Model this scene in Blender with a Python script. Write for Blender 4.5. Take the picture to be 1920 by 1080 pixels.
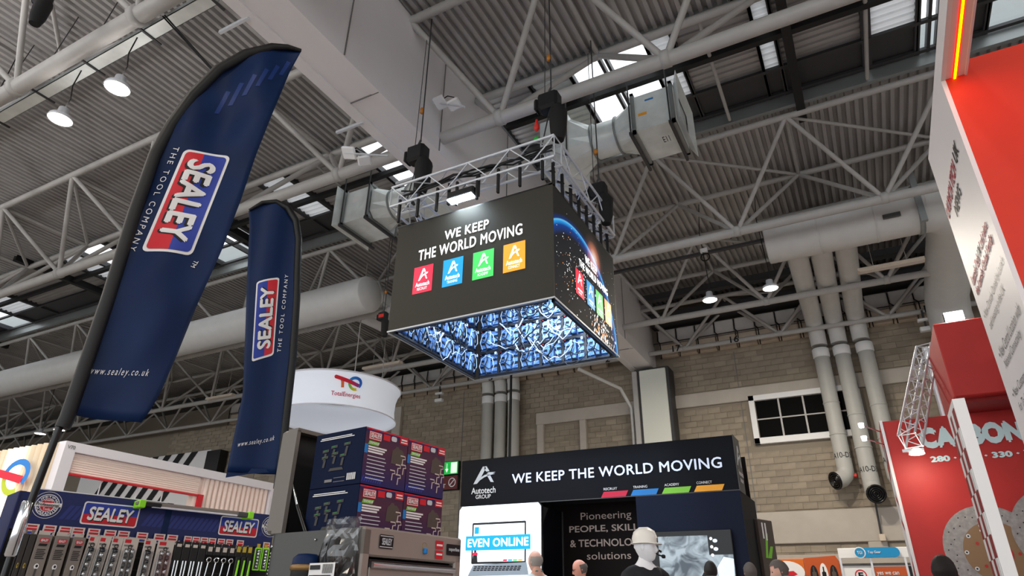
import bpy, bmesh, math, random
from mathutils import Vector as V, Matrix as Mx
random.seed(7)
S = bpy.context.scene
for o in list(bpy.data.objects): bpy.data.objects.remove(o, do_unlink=True)
COL = S.collection

# ------------------------------------------------------------------ camera
PITCH, ROLL, YAW, FPX = 0.45748, 0.01478, 0.49451, 1212.3
CAMP = V((0, 0, 1.2))
cd = bpy.data.cameras.new('camera'); cam = bpy.data.objects.new('camera', cd); COL.objects.link(cam)
cy, sy = math.cos(YAW), math.sin(YAW)
fw = V((-sy*math.cos(PITCH), cy*math.cos(PITCH), math.sin(PITCH))); r0 = V((cy, sy, 0)); u0 = r0.cross(fw)
rt = math.cos(ROLL)*r0 + math.sin(ROLL)*u0; up = rt.cross(fw)
m = Mx((rt, up, -fw)).transposed().to_4x4(); m.translation = CAMP
cam.matrix_world = m
cd.sensor_width = 36; cd.lens = FPX*36/1920; cd.clip_end = 300; cd.clip_start = .05
S.camera = cam

# ------------------------------------------------------------------ sky, exposure
S.view_settings.view_transform = 'Standard'; S.view_settings.look = 'None'
S.view_settings.gamma = 1; S.view_settings.use_curve_mapping = False
S.view_settings.exposure = 0.0
w = bpy.data.worlds.new('sky'); S.world = w; w.use_nodes = True
bg = w.node_tree.nodes['Background']; bg.inputs[0].default_value = (.93, .97, 1, 1); bg.inputs[1].default_value = 2.3

# ------------------------------------------------------------------ materials
def lin(c): return tuple((x/12.92 if x <= .04045 else ((x+.055)/1.055)**2.4) for x in c)
def pr(name, rgb, rough=.6, metal=0., emit=0., ecol=None, noise=0., nscale=3., bump=0., bscale=40., spec=.4, alpha=None, vec=None):
    """sRGB 0-255 colour; optional noise mottling and fine relief"""
    mt = bpy.data.materials.new(name); mt.use_nodes = True; nt = mt.node_tree; b = nt.nodes['Principled BSDF']
    c = lin([x/255 for x in rgb])
    b.inputs['Base Color'].default_value = (*c, 1); b.inputs['Roughness'].default_value = rough; b.inputs['Metallic'].default_value = metal
    b.inputs['Specular IOR Level'].default_value = spec
    if emit:
        e = lin([x/255 for x in (ecol or rgb)]); b.inputs['Emission Color'].default_value = (*e, 1); b.inputs['Emission Strength'].default_value = emit
    if noise or bump:
        tc = nt.nodes.new('ShaderNodeTexCoord'); src = tc.outputs['Object']
        if vec:
            mp = nt.nodes.new('ShaderNodeMapping'); mp.inputs['Scale'].default_value = vec; nt.links.new(src, mp.inputs[0]); src = mp.outputs[0]
    if noise:
        nz = nt.nodes.new('ShaderNodeTexNoise'); nz.inputs['Scale'].default_value = nscale; nz.inputs['Detail'].default_value = 5; nt.links.new(src, nz.inputs['Vector'])
        rp = nt.nodes.new('ShaderNodeMapRange'); rp.inputs['From Min'].default_value = .3; rp.inputs['From Max'].default_value = .7
        rp.inputs['To Min'].default_value = 1-noise; rp.inputs['To Max'].default_value = 1+noise; nt.links.new(nz.outputs['Fac'], rp.inputs['Value'])
        mu = nt.nodes.new('ShaderNodeVectorMath'); mu.operation = 'SCALE'; mu.inputs[0].default_value = c; nt.links.new(rp.outputs[0], mu.inputs['Scale'])
        nt.links.new(mu.outputs[0], b.inputs['Base Color'])
    if bump:
        n2 = nt.nodes.new('ShaderNodeTexNoise'); n2.inputs['Scale'].default_value = bscale; nt.links.new(src, n2.inputs['Vector'])
        bp = nt.nodes.new('ShaderNodeBump'); bp.inputs['Strength'].default_value = bump; bp.inputs['Distance'].default_value = .02
        nt.links.new(n2.outputs['Fac'], bp.inputs['Height']); nt.links.new(bp.outputs[0], b.inputs['Normal'])
    return mt
def glass(name, tint=(1, 1, 1), refl=.08):
    mt = bpy.data.materials.new(name); mt.use_nodes = True; nt = mt.node_tree; nt.nodes.clear()
    o = nt.nodes.new('ShaderNodeOutputMaterial'); mx = nt.nodes.new('ShaderNodeMixShader'); t = nt.nodes.new('ShaderNodeBsdfTransparent'); g = nt.nodes.new('ShaderNodeBsdfGlossy')
    t.inputs[0].default_value = (*tint, 1); g.inputs['Roughness'].default_value = .1; mx.inputs[0].default_value = refl
    nt.links.new(t.outputs[0], mx.inputs[1]); nt.links.new(g.outputs[0], mx.inputs[2]); nt.links.new(mx.outputs[0], o.inputs[0]); return mt
def grad(name, stops, axis=0, emit=0., rough=.5):
    """gradient print along one generated axis"""
    mt = pr(name, (255, 255, 255), rough); nt = mt.node_tree; b = nt.nodes['Principled BSDF']
    tc = nt.nodes.new('ShaderNodeTexCoord'); sp = nt.nodes.new('ShaderNodeSeparateXYZ'); cr = nt.nodes.new('ShaderNodeValToRGB')
    nt.links.new(tc.outputs['Generated'], sp.inputs[0]); nt.links.new(sp.outputs[axis], cr.inputs[0])
    while len(cr.color_ramp.elements) < len(stops): cr.color_ramp.elements.new(.5)
    for e, (p, c) in zip(cr.color_ramp.elements, stops): e.position = p; e.color = (*lin([x/255 for x in c]), 1)
    nt.links.new(cr.outputs[0], b.inputs['Base Color'])
    if emit: nt.links.new(cr.outputs[0], b.inputs['Emission Color']); b.inputs['Emission Strength'].default_value = emit
    return mt

M = {}
M['deck'] = pr('galvanised_deck', (178, 176, 175), .55, .25, noise=.08, nscale=1.2)
M['deck_pale'] = pr('pale_sheet', (222, 220, 218), .5, .1, noise=.06)
M['grp'] = pr('translucent_sheet', (226, 224, 222), .5, noise=.06)   # glass fibre rooflight sheet: lets daylight through
_nt = M['grp'].node_tree; _tr = _nt.nodes.new('ShaderNodeBsdfTranslucent'); _tr.inputs[0].default_value = (.42, .42, .43, 1); _mx = _nt.nodes.new('ShaderNodeMixShader'); _mx.inputs[0].default_value = .5
_nt.links.new(_nt.nodes['Principled BSDF'].outputs[0], _mx.inputs[1]); _nt.links.new(_tr.outputs[0], _mx.inputs[2]); _nt.links.new(_mx.outputs[0], _nt.nodes['Material Output'].inputs[0])
M['steel'] = pr('painted_steel', (176, 174, 171), .45, noise=.05, nscale=4)
M['steel_dark'] = pr('dark_steel', (58, 58, 60), .5)
M['black'] = pr('matt_black', (16, 16, 18), .55)
M['gloss_black'] = pr('gloss_black', (12, 12, 14), .25)
M['rubber'] = pr('black_rubber', (22, 22, 22), .8)
M['galv'] = pr('galvanised_sheet', (226, 233, 231), .36, .15, noise=.1, nscale=3)
M['galv_edge'] = pr('galvanised_flange', (150, 155, 155), .45, .6)
M['duct'] = pr('painted_duct', (206, 206, 204), .5, noise=.03)
M['duct_wall'] = pr('wall_duct_paint', (176, 175, 170), .5, noise=.03)
M['clad'] = pr('beam_cladding', (232, 229, 230), .6, noise=.03, nscale=.8)
M['seam'] = pr('seam_grey', (120, 118, 118), .7)
M['block'] = pr('concrete_block', (150, 139, 123), .9, noise=.16, nscale=1.6, bump=.3, bscale=60, vec=(.9, .9, 5))
M['block_dark'] = pr('concrete_block_darker', (143, 132, 117), .9, noise=.16, nscale=1.6, bump=.3, bscale=60, vec=(.9, .9, 5))
M['block_light'] = pr('concrete_block_paler', (158, 146, 129), .9, noise=.16, nscale=1.6, bump=.3, bscale=60, vec=(.9, .9, 5))
M['mortar'] = pr('mortar', (136, 126, 112), .95)
M['concrete'] = pr('smooth_concrete', (182, 174, 164), .85, noise=.06, nscale=2)
M['cream'] = pr('cream_panel', (206, 192, 174), .7, noise=.08)
M['white'] = pr('white_paint', (232, 232, 232), .5)
M['window_glass'] = pr('dark_window_glass', (7, 7, 8), .5, spec=.03)
M['floor'] = pr('grey_carpet', (158, 152, 149), .95, noise=.15, nscale=30)
M['lamp'] = pr('lamp_lens', (255, 246, 225), .4, emit=14)
M['lamp_cool'] = pr('lamp_lens_cool', (225, 245, 255), .4, emit=14)
M['alu'] = pr('aluminium_truss', (214, 218, 224), .35, .3)
M['pane'] = glass('rooflight_pane')
M['navy'] = pr('navy_fabric', (5, 33, 74), .5, noise=.12, nscale=3, spec=.2)
M['navy_print'] = pr('navy_print', (22, 36, 92), .4)
M['navy_stripe'] = pr('navy_print_stripe', (38, 52, 122), .4)
M['flag_stripe'] = pr('flag_print_stripe', (12, 46, 110), .45)
M['flag_hem'] = pr('black_hem', (13, 13, 15), .5)
M['print_white'] = pr('white_print', (236, 234, 234), .5)
M['print_red'] = pr('red_print', (206, 30, 45), .5)
M['print_blue'] = pr('blue_print', (40, 62, 160), .5)
M['print_black'] = pr('black_print', (18, 16, 20), .5)
M['print_grey'] = pr('grey_print', (120, 118, 118), .6)
M['print_silver'] = pr('silver_print', (200, 204, 210), .4)
M['pack_grey'] = pr('grey_card', (132, 122, 115), .55, noise=.05)
M['pack_dark'] = pr('dark_card', (52, 48, 46), .5)
M['card_beige'] = pr('beige_card', (206, 194, 184), .5)
M['card_black'] = pr('black_card', (20, 19, 20), .45)
M['chrome'] = pr('chrome', (225, 228, 232), .12, 1)
M['chrome_dark'] = pr('dark_chrome', (70, 74, 80), .2, 1)
M['green'] = pr('lime_plastic', (150, 235, 40), .45)
M['brass'] = pr('yellow_brass', (205, 180, 70), .35, .6)
M['ticket'] = pr('price_ticket', (226, 212, 204), .5)
M['clear'] = glass('clear_film', (.95, .96, .97), .09)
M['chest'] = pr('grey_chest_paint', (150, 141, 134), .42, .15, noise=.03)
M['chest_mid'] = pr('lid_paint', (112, 106, 100), .45)
M['chest_dark'] = pr('dark_chest_paint', (74, 74, 74), .45, .1)
M['chest_inside'] = pr('chest_inside', (30, 29, 30), .6)
M['box_side'] = pr('box_print_dark', (6, 20, 50), .7, spec=.12)
M['autotech'] = pr('black_graphic', (10, 12, 20), .6, spec=.15)
M['navy_panel'] = pr('navy_graphic', (18, 25, 46), .6, spec=.15)
M['screen_dark'] = pr('led_screen_off', (44, 43, 40), .65, spec=.12, emit=.035, ecol=(200, 190, 170))
M['screen_white'] = pr('led_screen_white', (235, 245, 255), .5, emit=1.0)
M['scr_text'] = pr('screen_text', (255, 255, 255), .5, emit=1.0)
def emi(n, c, s=.9): M[n] = pr(n, c, .5, emit=s)
emi('s_red', (226, 20, 60)); emi('s_blue', (0, 140, 205)); emi('s_green', (60, 190, 90)); emi('s_orange', (255, 150, 40)); emi('s_cyan', (0, 150, 205), .75)
emi('s_grey', (120, 130, 140), .7); emi('s_black', (14, 14, 18), .5); emi('s_pale', (205, 220, 235), .8)
M['red_c'] = pr('connect_red', (205, 30, 66), .5); M['blue_c'] = pr('connect_blue', (30, 125, 200), .5); M['green_c'] = pr('connect_green', (128, 200, 60), .5); M['orange_c'] = pr('connect_orange', (250, 170, 40), .5)
M['red_wall'] = pr('red_graphic', (210, 44, 18), .5, noise=.05, nscale=2)
M['red_stand'] = pr('red_fabric', (176, 40, 38), .55, noise=.07, nscale=3)
M['red_deep'] = pr('deep_red', (140, 24, 26), .55)
M['pale_white'] = pr('pale_white_board', (222, 218, 220), .5)
M['lilac'] = pr('soffit_white', (214, 206, 214), .5)
M['ice'] = pr('ice_blue_letters', (205, 232, 238), .5)
M['strip_y'] = pr('led_tube', (255, 240, 20), .4, emit=3.0, ecol=(255, 225, 0)); M['strip_r'] = pr('led_tube_edge', (255, 40, 20), .4, emit=2.0, ecol=(255, 30, 10))
M['disc'] = pr('brake_disc', (150, 146, 146), .6, .2, noise=.2, nscale=25); M['disc_hub'] = pr('disc_hub', (140, 110, 82), .55, .2)
M['orange_w'] = pr('orange_graphic', (214, 108, 34), .5); M['orange_d'] = pr('dark_orange', (188, 84, 36), .5)
M['cyan_sign'] = pr('blue_sign', (18, 140, 196), .45)
M['brown_panel'] = pr('brown_panel', (84, 74, 68), .6)
M['exit_green'] = pr('exit_sign_green', (10, 190, 70), .5, emit=.55); M['exit_white'] = pr('exit_sign_white', (235, 255, 235), .5, emit=.7)
M['exit_red'] = pr('no_exit_red', (104, 24, 28), .5)
M['te_wall'] = pr('ivory_fluted', (232, 214, 186), .55); M['te_pink'] = pr('rose_white_fluted', (246, 226, 217), .55); M['te_white'] = pr('stand_white', (226, 224, 232), .5)
M['te_drum'] = pr('stretched_white_fabric', (226, 230, 240), .6, emit=.3, ecol=(225, 232, 245))  # faint emission put in to whiten the banner; the fabric is no lamp
M['led_plate'] = pr('led_cabinet_casting', (92, 128, 178), .35, .35, noise=.2, nscale=8); M['led_box'] = pr('led_power_box', (120, 160, 215), .35, .3); M['led_dark'] = pr('led_frame_dark', (10, 12, 22), .5)
M['cable_white'] = pr('pale_cable', (190, 210, 240), .5); M['cable_black'] = pr('black_cable', (10, 11, 16), .6)
M['tape_r'] = pr('red_tape', (210, 40, 30), .5); M['tape_g'] = pr('green_tape', (20, 170, 50), .5); M['ratchet'] = pr('orange_ratchet', (190, 120, 30), .5)
SK = [pr('skin_fair', (214, 164, 146), .55), pr('skin_pink', (216, 150, 130), .55), pr('skin_warm', (190, 138, 112), .55)]
M['mannequin'] = pr('mannequin_white', (236, 236, 240), .4)
M['helmet'] = pr('helmet_white', (238, 234, 226), .3)
for n, c in dict(hair_grey=(96, 88, 84), hair_dark=(34, 28, 27), hair_white=(150, 142, 138), cloth_white=(214, 220, 224), cloth_black=(20, 22, 28), cloth_pale=(190, 205, 205), lanyard=(30, 120, 120), eye=(30, 26, 26), lip=(170, 96, 90), trousers=(34, 36, 44), shoe=(24, 22, 22)).items(): M[n] = pr(n, c, .7)

# ------------------------------------------------------------------ helpers
class MB:
    def __init__(s): s.v = []; s.f = []; s.mi = []; s.sm = []
    def add(s, vs, fs, mi=0, smooth=False):
        b = len(s.v); s.v += [tuple(x) for x in vs]
        for f in fs: s.f.append(tuple(b+i for i in f)); s.mi.append(mi); s.sm.append(smooth)
        return s
    def box(s, x0, x1, y0, y1, z0, z1, mi=0, mx=None):
        vs = [V((x, y, z)) for z in (z0, z1) for y in (y0, y1) for x in (x0, x1)]
        if mx: vs = [mx @ p for p in vs]
        return s.add(vs, [(0, 2, 3, 1), (4, 5, 7, 6), (0, 1, 5, 4), (2, 6, 7, 3), (0, 4, 6, 2), (1, 3, 7, 5)], mi)
    def bbox(s, x0, x1, y0, y1, z0, z1, b=.01, mi=0, mx=None):
        """box with chamfered vertical and horizontal edges"""
        vs = []; 
        for z, k in ((z0, b), (z0+b, 0), (z1-b, 0), (z1, b)):
            X0, X1, Y0, Y1 = x0+k, x1-k, y0+k, y1-k
            c = b if k == 0 else b*.6
            vs += [V(p) for p in ((X0+c, Y0, z), (X1-c, Y0, z), (X1, Y0+c, z), (X1, Y1-c, z), (X1-c, Y1, z), (X0+c, Y1, z), (X0, Y1-c, z), (X0, Y0+c, z))]
        if mx: vs = [mx @ p for p in vs]
        fs = [tuple(range(7, -1, -1)), tuple(range(24, 32))]
        for l in range(3):
            for i in range(8): fs.append((l*8+i, l*8+(i+1) % 8, l*8+8+(i+1) % 8, l*8+8+i))
        return s.add(vs, fs, mi)
    def tube(s, pts, r, n=8, mi=0, cap=True, smooth=True):
        pts = [V(p) for p in pts]; rs = r if isinstance(r, (list, tuple)) else [r]*len(pts)
        rings = []; t = (pts[1]-pts[0]).normalized(); a = t.orthogonal().normalized()
        for i, p in enumerate(pts):
            if 0 < i < len(pts)-1: t = ((pts[i]-pts[i-1]).normalized()+(pts[i+1]-pts[i]).normalized()).normalized()
            elif i: t = (pts[i]-pts[i-1]).normalized()
            a = (a-t*a.dot(t)).normalized(); b = t.cross(a)
            rings.append([p+rs[i]*(math.cos(2*math.pi*k/n)*a+math.sin(2*math.pi*k/n)*b) for k in range(n)])
        vs = [x for rg in rings for x in rg]; fs = []
        for i in range(len(pts)-1):
            for k in range(n): fs.append((i*n+k, i*n+(k+1) % n, i*n+n+(k+1) % n, i*n+n+k))
        s.add(vs, fs, mi, smooth)
        if cap:
            s.add(rings[0], [tuple(range(n-1, -1, -1))], mi); s.add(rings[-1], [tuple(range(n))], mi)
        return s
    def lathe(s, prof, n=24, c=(0, 0, 0), axis='Z', mi=0, a0=0, a1=2*math.pi, smooth=True):
        full = abs(a1-a0-2*math.pi) < 1e-6; N = n if full else n+1; vs = []
        for r, z in prof:
            for k in range(N):
                a = a0+(a1-a0)*k/n; x, y = r*math.cos(a), r*math.sin(a)
                p = (x, y, z) if axis == 'Z' else ((z, x, y) if axis == 'X' else (y, z, x))
                vs.append(V(p)+V(c))
        fs = []
        for i in range(len(prof)-1):
            for k in range(n): fs.append((i*N+k, i*N+(k+1) % N, (i+1)*N+(k+1) % N, (i+1)*N+k))
        return s.add(vs, fs, mi, smooth)
    def prism(s, poly, f0, f1, mi=0):
        """poly 2D; f0/f1 map (x,y)->3D for the two caps"""
        n = len(poly); vs = [f0(*p) for p in poly]+[f1(*p) for p in poly]
        fs = [tuple(range(n-1, -1, -1)), tuple(range(n, 2*n))]+[(i, (i+1) % n, n+(i+1) % n, n+i) for i in range(n)]
        return s.add(vs, fs, mi)
    def mesh(s, name, mats):
        me = bpy.data.meshes.new(name); me.from_pydata(s.v, [], s.f)
        for mt in (mats if isinstance(mats, (list, tuple)) else [mats]): me.materials.append(mt)
        me.polygons.foreach_set('material_index', s.mi); me.polygons.foreach_set('use_smooth', s.sm); me.update(); return me
    def obj(s, name, mats, parent=None, loc=None): return put(name, s.mesh(name, mats), parent, loc)
def put(name, me, parent=None, loc=None, rot=None):
    o = bpy.data.objects.new(name, me); COL.objects.link(o)
    if parent: o.parent = parent
    if loc: o.location = loc
    if rot: o.rotation_euler = rot
    return o
def tag(o, label=None, cat=None, group=None, kind=None):
    if label: o['label'] = label
    if cat: o['category'] = cat
    if group: o['group'] = group
    if kind: o['kind'] = kind
    return o
def thing(name, label, cat, loc=(0, 0, 0), rz=0, group=None):
    o = put(name, None, None, loc, (0, 0, rz)); o.empty_display_size = .1; return tag(o, label, cat, group)
def copy_tree(o, parent=None):
    c = o.copy(); COL.objects.link(c)
    if parent: c.parent = parent
    for ch in list(o.children): copy_tree(ch, c)
    return c
def Q(bl, br, tr, tl): return [V(bl), V(br), V(tr), V(tl)]
def rect(x0, x1, y, z0, z1): return Q((x0, y, z0), (x1, y, z0), (x1, y, z1), (x0, y, z1))   # faces -y
def subq(q, u0, u1, v0, v1):
    f = lambda u, v: (q[0]*(1-u)+q[1]*u)*(1-v)+(q[3]*(1-u)+q[2]*u)*v
    return [f(u0, v0), f(u1, v0), f(u1, v1), f(u0, v1)]
def qmap(q, off=0., warp=None):
    n = (q[1]-q[0]).cross(q[3]-q[0]).normalized()*off
    def f(u, v):
        p = (q[0]*(1-u)+q[1]*u)*(1-v)+(q[3]*(1-u)+q[2]*u)*v+n
        return warp(p) if warp else p
    return f
def fine(vs, fs, mx):
    """cut flat faces small enough to follow a curved or rippled surface"""
    bm = bmesh.new(); bv = [bm.verts.new((v[0], v[1], 0)) for v in vs]
    for f in fs:
        try: bm.faces.new([bv[i] for i in f])
        except ValueError: pass
    bmesh.ops.triangulate(bm, faces=bm.faces[:])
    for _ in range(5):
        es = [e for e in bm.edges if e.calc_length() > mx]
        if not es: break
        bmesh.ops.subdivide_edges(bm, edges=es, cuts=1, use_grid_fill=True); bmesh.ops.triangulate(bm, faces=bm.faces[:])
    bm.verts.index_update(); r = ([(v.co.x, v.co.y) for v in bm.verts], [tuple(v.index for v in f.verts) for f in bm.faces]); bm.free(); return r
def flat(name, polys, q, mats, parent, off=.003, mis=None, warp=None):
    """flat print: 2D polygons in the unit square laid on a quad"""
    b = MB(); f = qmap(q, off, warp)
    for i, p in enumerate(polys):
        pv, pf = fine(p, [tuple(range(len(p)))], .08) if warp else (p, [tuple(range(len(p)))])
        b.add([f(*x) for x in pv], pf, mis[i] if mis else 0)
    return b.obj(name, mats, parent)
_txt = {}
def text(name, body, q, mat, parent, bold=.0, off=.004, shear=0., warp=None, fit=True, align='CENTER', space=1.):
    key = (body, bold, shear, align, space)
    if key not in _txt:
        cu = bpy.data.curves.new('t', 'FONT'); cu.body = body; cu.offset = min(bold, 0); cu.shear = shear; cu.align_x = align; cu.resolution_u = 3; cu.space_character = space
        o = bpy.data.objects.new('t', cu); me = bpy.data.meshes.new_from_object(o)
        vs = [tuple(v.co) for v in me.vertices]; fs = [tuple(p.vertices) for p in me.polygons]
        bpy.data.objects.remove(o); bpy.data.curves.remove(cu); bpy.data.meshes.remove(me)
        if bold > 0:
            k_ = bold*.8; dd = [(0, 0), (k_, 0), (-k_, 0), (0, k_), (0, -k_)]
        else: k_ = 0; dd = [(0, 0)]
        x0 = min(v[0] for v in vs)-k_; x1 = max(v[0] for v in vs)+k_; y0 = min(v[1] for v in vs)-k_; y1 = max(v[1] for v in vs)+k_
        _txt[key] = ([[((v[0]+dx-x0)/(x1-x0), (v[1]+dy-y0)/(y1-y0)) for v in vs] for dx, dy in dd], fs)
    lays, fs = _txt[key]; b = MB()
    for j, vs in enumerate(lays):          # heavier weights are layered prints, each a hair proud of the last
        f2, v2 = fs, vs
        if warp: v2, f2 = fine(vs, fs, .07)
        f = qmap(q, off+j*.0007, warp); b.add([f(*v) for v in v2], f2)
    return b.obj(name, mat, parent)
R01 = [(0, 0), (1, 0), (1, 1), (0, 1)]
def rr(r, asp=1., n=4, x0=0, x1=1, y0=0, y1=1):
    ry = r; rx = r/asp; out = []
    for cx_, cy_, a in ((x1-rx, y0+ry, -90), (x1-rx, y1-ry, 0), (x0+rx, y1-ry, 90), (x0+rx, y0+ry, 180)):
        for k in range(n+1):
            t = math.radians(a+90*k/n); out.append((cx_+rx*math.cos(t), cy_+ry*math.sin(t)))
    return out
def circ(cx_, cy_, rx, ry=None, n=24, a0=0, a1=360): return [(cx_+rx*math.cos(math.radians(a0+(a1-a0)*k/n)), cy_+(ry or rx)*math.sin(math.radians(a0+(a1-a0)*k/n))) for k in range(n if a1-a0 == 360 else n+1)]
def stroke(pts, wd, asp=1.):
    """thick polyline as quads in unit space; asp = width/height of the quad"""
    out = []; P = [(x*asp, y) for x, y in pts]; L = []; Rr = []
    for i, (x, y) in enumerate(P):
        a = P[max(i-1, 0)]; c = P[min(i+1, len(P)-1)]; dx, dy = c[0]-a[0], c[1]-a[1]; l = math.hypot(dx, dy); wv = (wd[i] if isinstance(wd, list) else wd)/2
        L.append(((x-dy/l*wv)/asp, y+dx/l*wv)); Rr.append(((x+dy/l*wv)/asp, y-dx/l*wv))
    for i in range(len(P)-1): out.append([Rr[i], Rr[i+1], L[i+1], L[i]])
    return out
def sealey(q, parent, asp=2.4, warp=None, off=.004, plain=False):
    """red and blue rounded sign with white lettering"""
    flat('badge', [rr(.12, asp)], q, M['print_white'], parent, off, warp=warp)
    i = rr(.09, asp, x0=.025, x1=.975, y0=.06, y1=.94)
    lo = [p for p in i if p[1] <= .5]; hi = [p for p in i if p[1] > .5]
    lo = [p for p in lo if p[0] > .5]+[(.975, .5), (.025, .44)]+[p for p in lo if p[0] <= .5]
    hi = [(.975, .5)]+hi+[(.025, .44)]
    flat('badge_print', [lo, hi], q, [M['print_red'], M['print_blue']], parent, off*1.6, [0, 1], warp)
    if not plain: text('lettering', 'SEALEY', subq(q, .115, .905, .14, .74), M['print_black'], parent, .05, off*2.0, .12, warp)
    text('lettering', 'SEALEY', subq(q, .1, .9, .18, .8), M['print_white'], parent, .045, off*2.6, .12, warp)
A_POLY = [[(.0, 0), (.17, .02), (.36, .40), (.48, .68), (.57, .90), (.5, 1.0), (.42, 1.0)], [(.5, 1.0), (.6, 1.0), (.74, .7), (.6, .68), (.5, .8)],
          [(.62, .48), (.76, .5), (.95, .04), (.8, .07)], [(.17, .02), (.3, .2), (.5, .36), (.74, .46), (1, .52), (.8, .56), (.52, .5), (.32, .36)], [(.7, .64), (1.02, .62), (.86, .54), (.6, .56)]]
def a_mark(q, mat, parent, off=.005): return flat('emblem', A_POLY, q, mat, parent, off)

def truss_beam(b, p0, p1, wdt, hgt, rc=.024, rd=.012, step=.4, mi=0, upv=V((0, 0, 1))):
    """box lattice girder into mesh builders b=(chords,braces)"""
    p0 = V(p0); p1 = V(p1); t = (p1-p0).normalized(); sd = t.cross(upv).normalized(); u = sd.cross(t)
    cs = [sd*(i*wdt/2)+u*(j*hgt/2) for i, j in ((-1, -1), (1, -1), (1, 1), (-1, 1))]
    for c in cs: b[0].tube([p0+c, p1+c], rc, 8)
    n = max(2, round((p1-p0).length/step)); L = (p1-p0).length
    for k in range(n):
        a, d = p0+t*(L*k/n), p0+t*(L*(k+1)/n)
        for i in range(4):
            c, e = cs[i], cs[(i+1) % 4]
            b[1].tube([a+c, d+e] if k % 2 else [a+e, d+c], rd, 5, cap=False)
    for a in (p0, p1):
        for i in range(4): b[1].tube([a+cs[i], a+cs[(i+1) % 4]], rd, 5, cap=False)

# ================================================================== SETTING
tag(MB().box(-75, 30, -25, 24.9, -.1, 0).obj('floor', M['floor']), 'grey carpeted hall floor', kind='structure')
ceil = tag(put('ceiling', None), 'grey corrugated steel roof deck with a long strip of rooflights', kind='structure')
def deck(x0, x1, y0, y1, z, pitch=.2, h=.11, along='Y'):
    b = MB(); vs = []; n = int((x1-x0)/pitch)
    for k in range(n+1):
        for dx, dz in ((0, 0), (.11, 0), (.135, h), (.225, h)):
            x = x0+k*pitch+dx*pitch/.25
            vs += [(x, y0, z+dz), (x, y1, z+dz)] if along == 'Y' else [(y0, x, z+dz), (y1, x, z+dz)]
    b.add(vs, [(2*i, 2*i+2, 2*i+3, 2*i+1) for i in range(len(vs)//2-1)]); return b
SY0, SY1 = 10.55, 14.35
deck(-75, 16, -25, SY0, 12.68).obj('roof_deck', M['deck'], ceil)
deck(-75, 16, SY1, 24.9, 12.68).obj('roof_deck', M['deck'], ceil)
# rooflight strip ----------------------------------------------------
strip = []
def sp(x0, x1, k): strip.append((x0, x1, k))
sp(-6.85, -5.6, 'dark'); sp(-5.5, -4.55, 'teal'); sp(-4.45, -3.72, 'sky'); sp(-3.5, -2.6, 'sky'); sp(-2.52, -2.0, 'light'); sp(-1.9, -.28, 'dark'); sp(-.22, .1, 'light'); sp(.2, .4, 'dark'); sp(.5, 1.88, 'dark'); sp(2.08, 2.95, 'light'); sp(3.06, 3.2, 'sky')
sp(3.45, 4.3, 'dark'); sp(4.4, 5.6, 'sky'); sp(5.8, 7.4, 'dark'); sp(7.5, 8.3, 'light'); sp(8.4, 9.4, 'sky'); sp(9.6, 11.5, 'dark')
for a in ((-8.6, -8.1, 'dark'), (-9.3, -8.7, 'light'), (-10.22, -9.4, 'sky'), (-11.1, -10.3, 'sky'), (-13.88, -11.2, 'dark'), (-14.95, -14.0, 'light'), (-17.5, -15.1, 'dark'), (-18.35, -17.65, 'light'), (-20.45, -18.9, 'sky'), (-21.2, -20.55, 'light'), (-23.0, -21.35, 'dark'), (-24.65, -23.15, 'sky'), (-25.8, -24.8, 'light'), (-31.2, -25.95, 'dark'), (-33.2, -31.35, 'light'), (-35.35, -33.4, 'sky'), (-36.4, -35.5, 'light'), (-42, -36.6, 'dark'), (-43, -42.1, 'light'), (-44, -43.1, 'sky'), (-45, -44.1, 'sky'), (-50, -45.1, 'dark')): sp(*a)
ZS = 13.0
curb = MB()
for a in (SY0, SY1): curb.box(-75, 16, a-.06, a+.06, 12.6, 13.9)
curb.obj('rooflight_curb', M['galv_edge'], ceil)
bars = MB()
for yy in (11.9, 13.25, 10.75, 14.2): bars.box(-75, 16, yy-.05, yy+.05, ZS-.08, ZS+.0)
bars.obj('rooflight_rail', M['steel_dark'], ceil)
lid = deck(SY0, SY1, -75, 16, 13.9, .3, .05, 'X')
for x0, x1, k in strip:
    if k in ('light', 'teal', 'dark'):
        y0, y1 = (SY0+.2, 13.25)
        deck(y0, y1, x0, x1, ZS if k != 'dark' else ZS+.06, .2, .045, 'X').obj('roof_sheet' if k != 'dark' else 'vent_sheet', M['grp'] if k == 'light' else (M['galv'] if k == 'teal' else M['deck']), ceil)
        MB().box(x0, x1, 13.3, SY1-.05, ZS+.02, ZS+.06).obj('soffit_sheet', M['steel_dark'], ceil)
    else:
        MB().box(x0, x1, SY0+.2, 11.85, ZS, ZS+.012).obj('skylight_pane', M['pane'], ceil)
        MB().box(x0, x1, 11.95, 13.2, ZS, ZS+.012).obj('skylight_pane', M['pane'], ceil)
        MB().box(x0, x1, 13.3, SY1-.1, ZS, ZS+.012).obj('skylight_pane', M['pane'], ceil)
    fr = MB(); fr.box(x1, x1+.07, SY0, SY1, ZS-.06, ZS+.12); fr.box(x0-.07, x0, SY0, SY1, ZS-.06, ZS+.12); fr.obj('rooflight_frame', M['steel_dark'], ceil)
for x0 in (.28, -17.6, 7.45): MB().box(x0, x0+.2, 9.9, 15, 12.5, 12.75).obj('cross_rail', M['black'], ceil)
for x0 in (-26.5, -37): MB().box(x0, x0+.2, 9.9, 15, 12.5, 12.75).obj('cross_rail', M['black'], ceil)
MB().box(-75, -8, 11.95, 12.1, 12.55, 12.7).obj('cross_rail', M['black'], ceil); MB().box(-6.6, 12, 11.75, 11.9, 12.55, 12.7).obj('cross_rail', M['black'], ceil)
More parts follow.
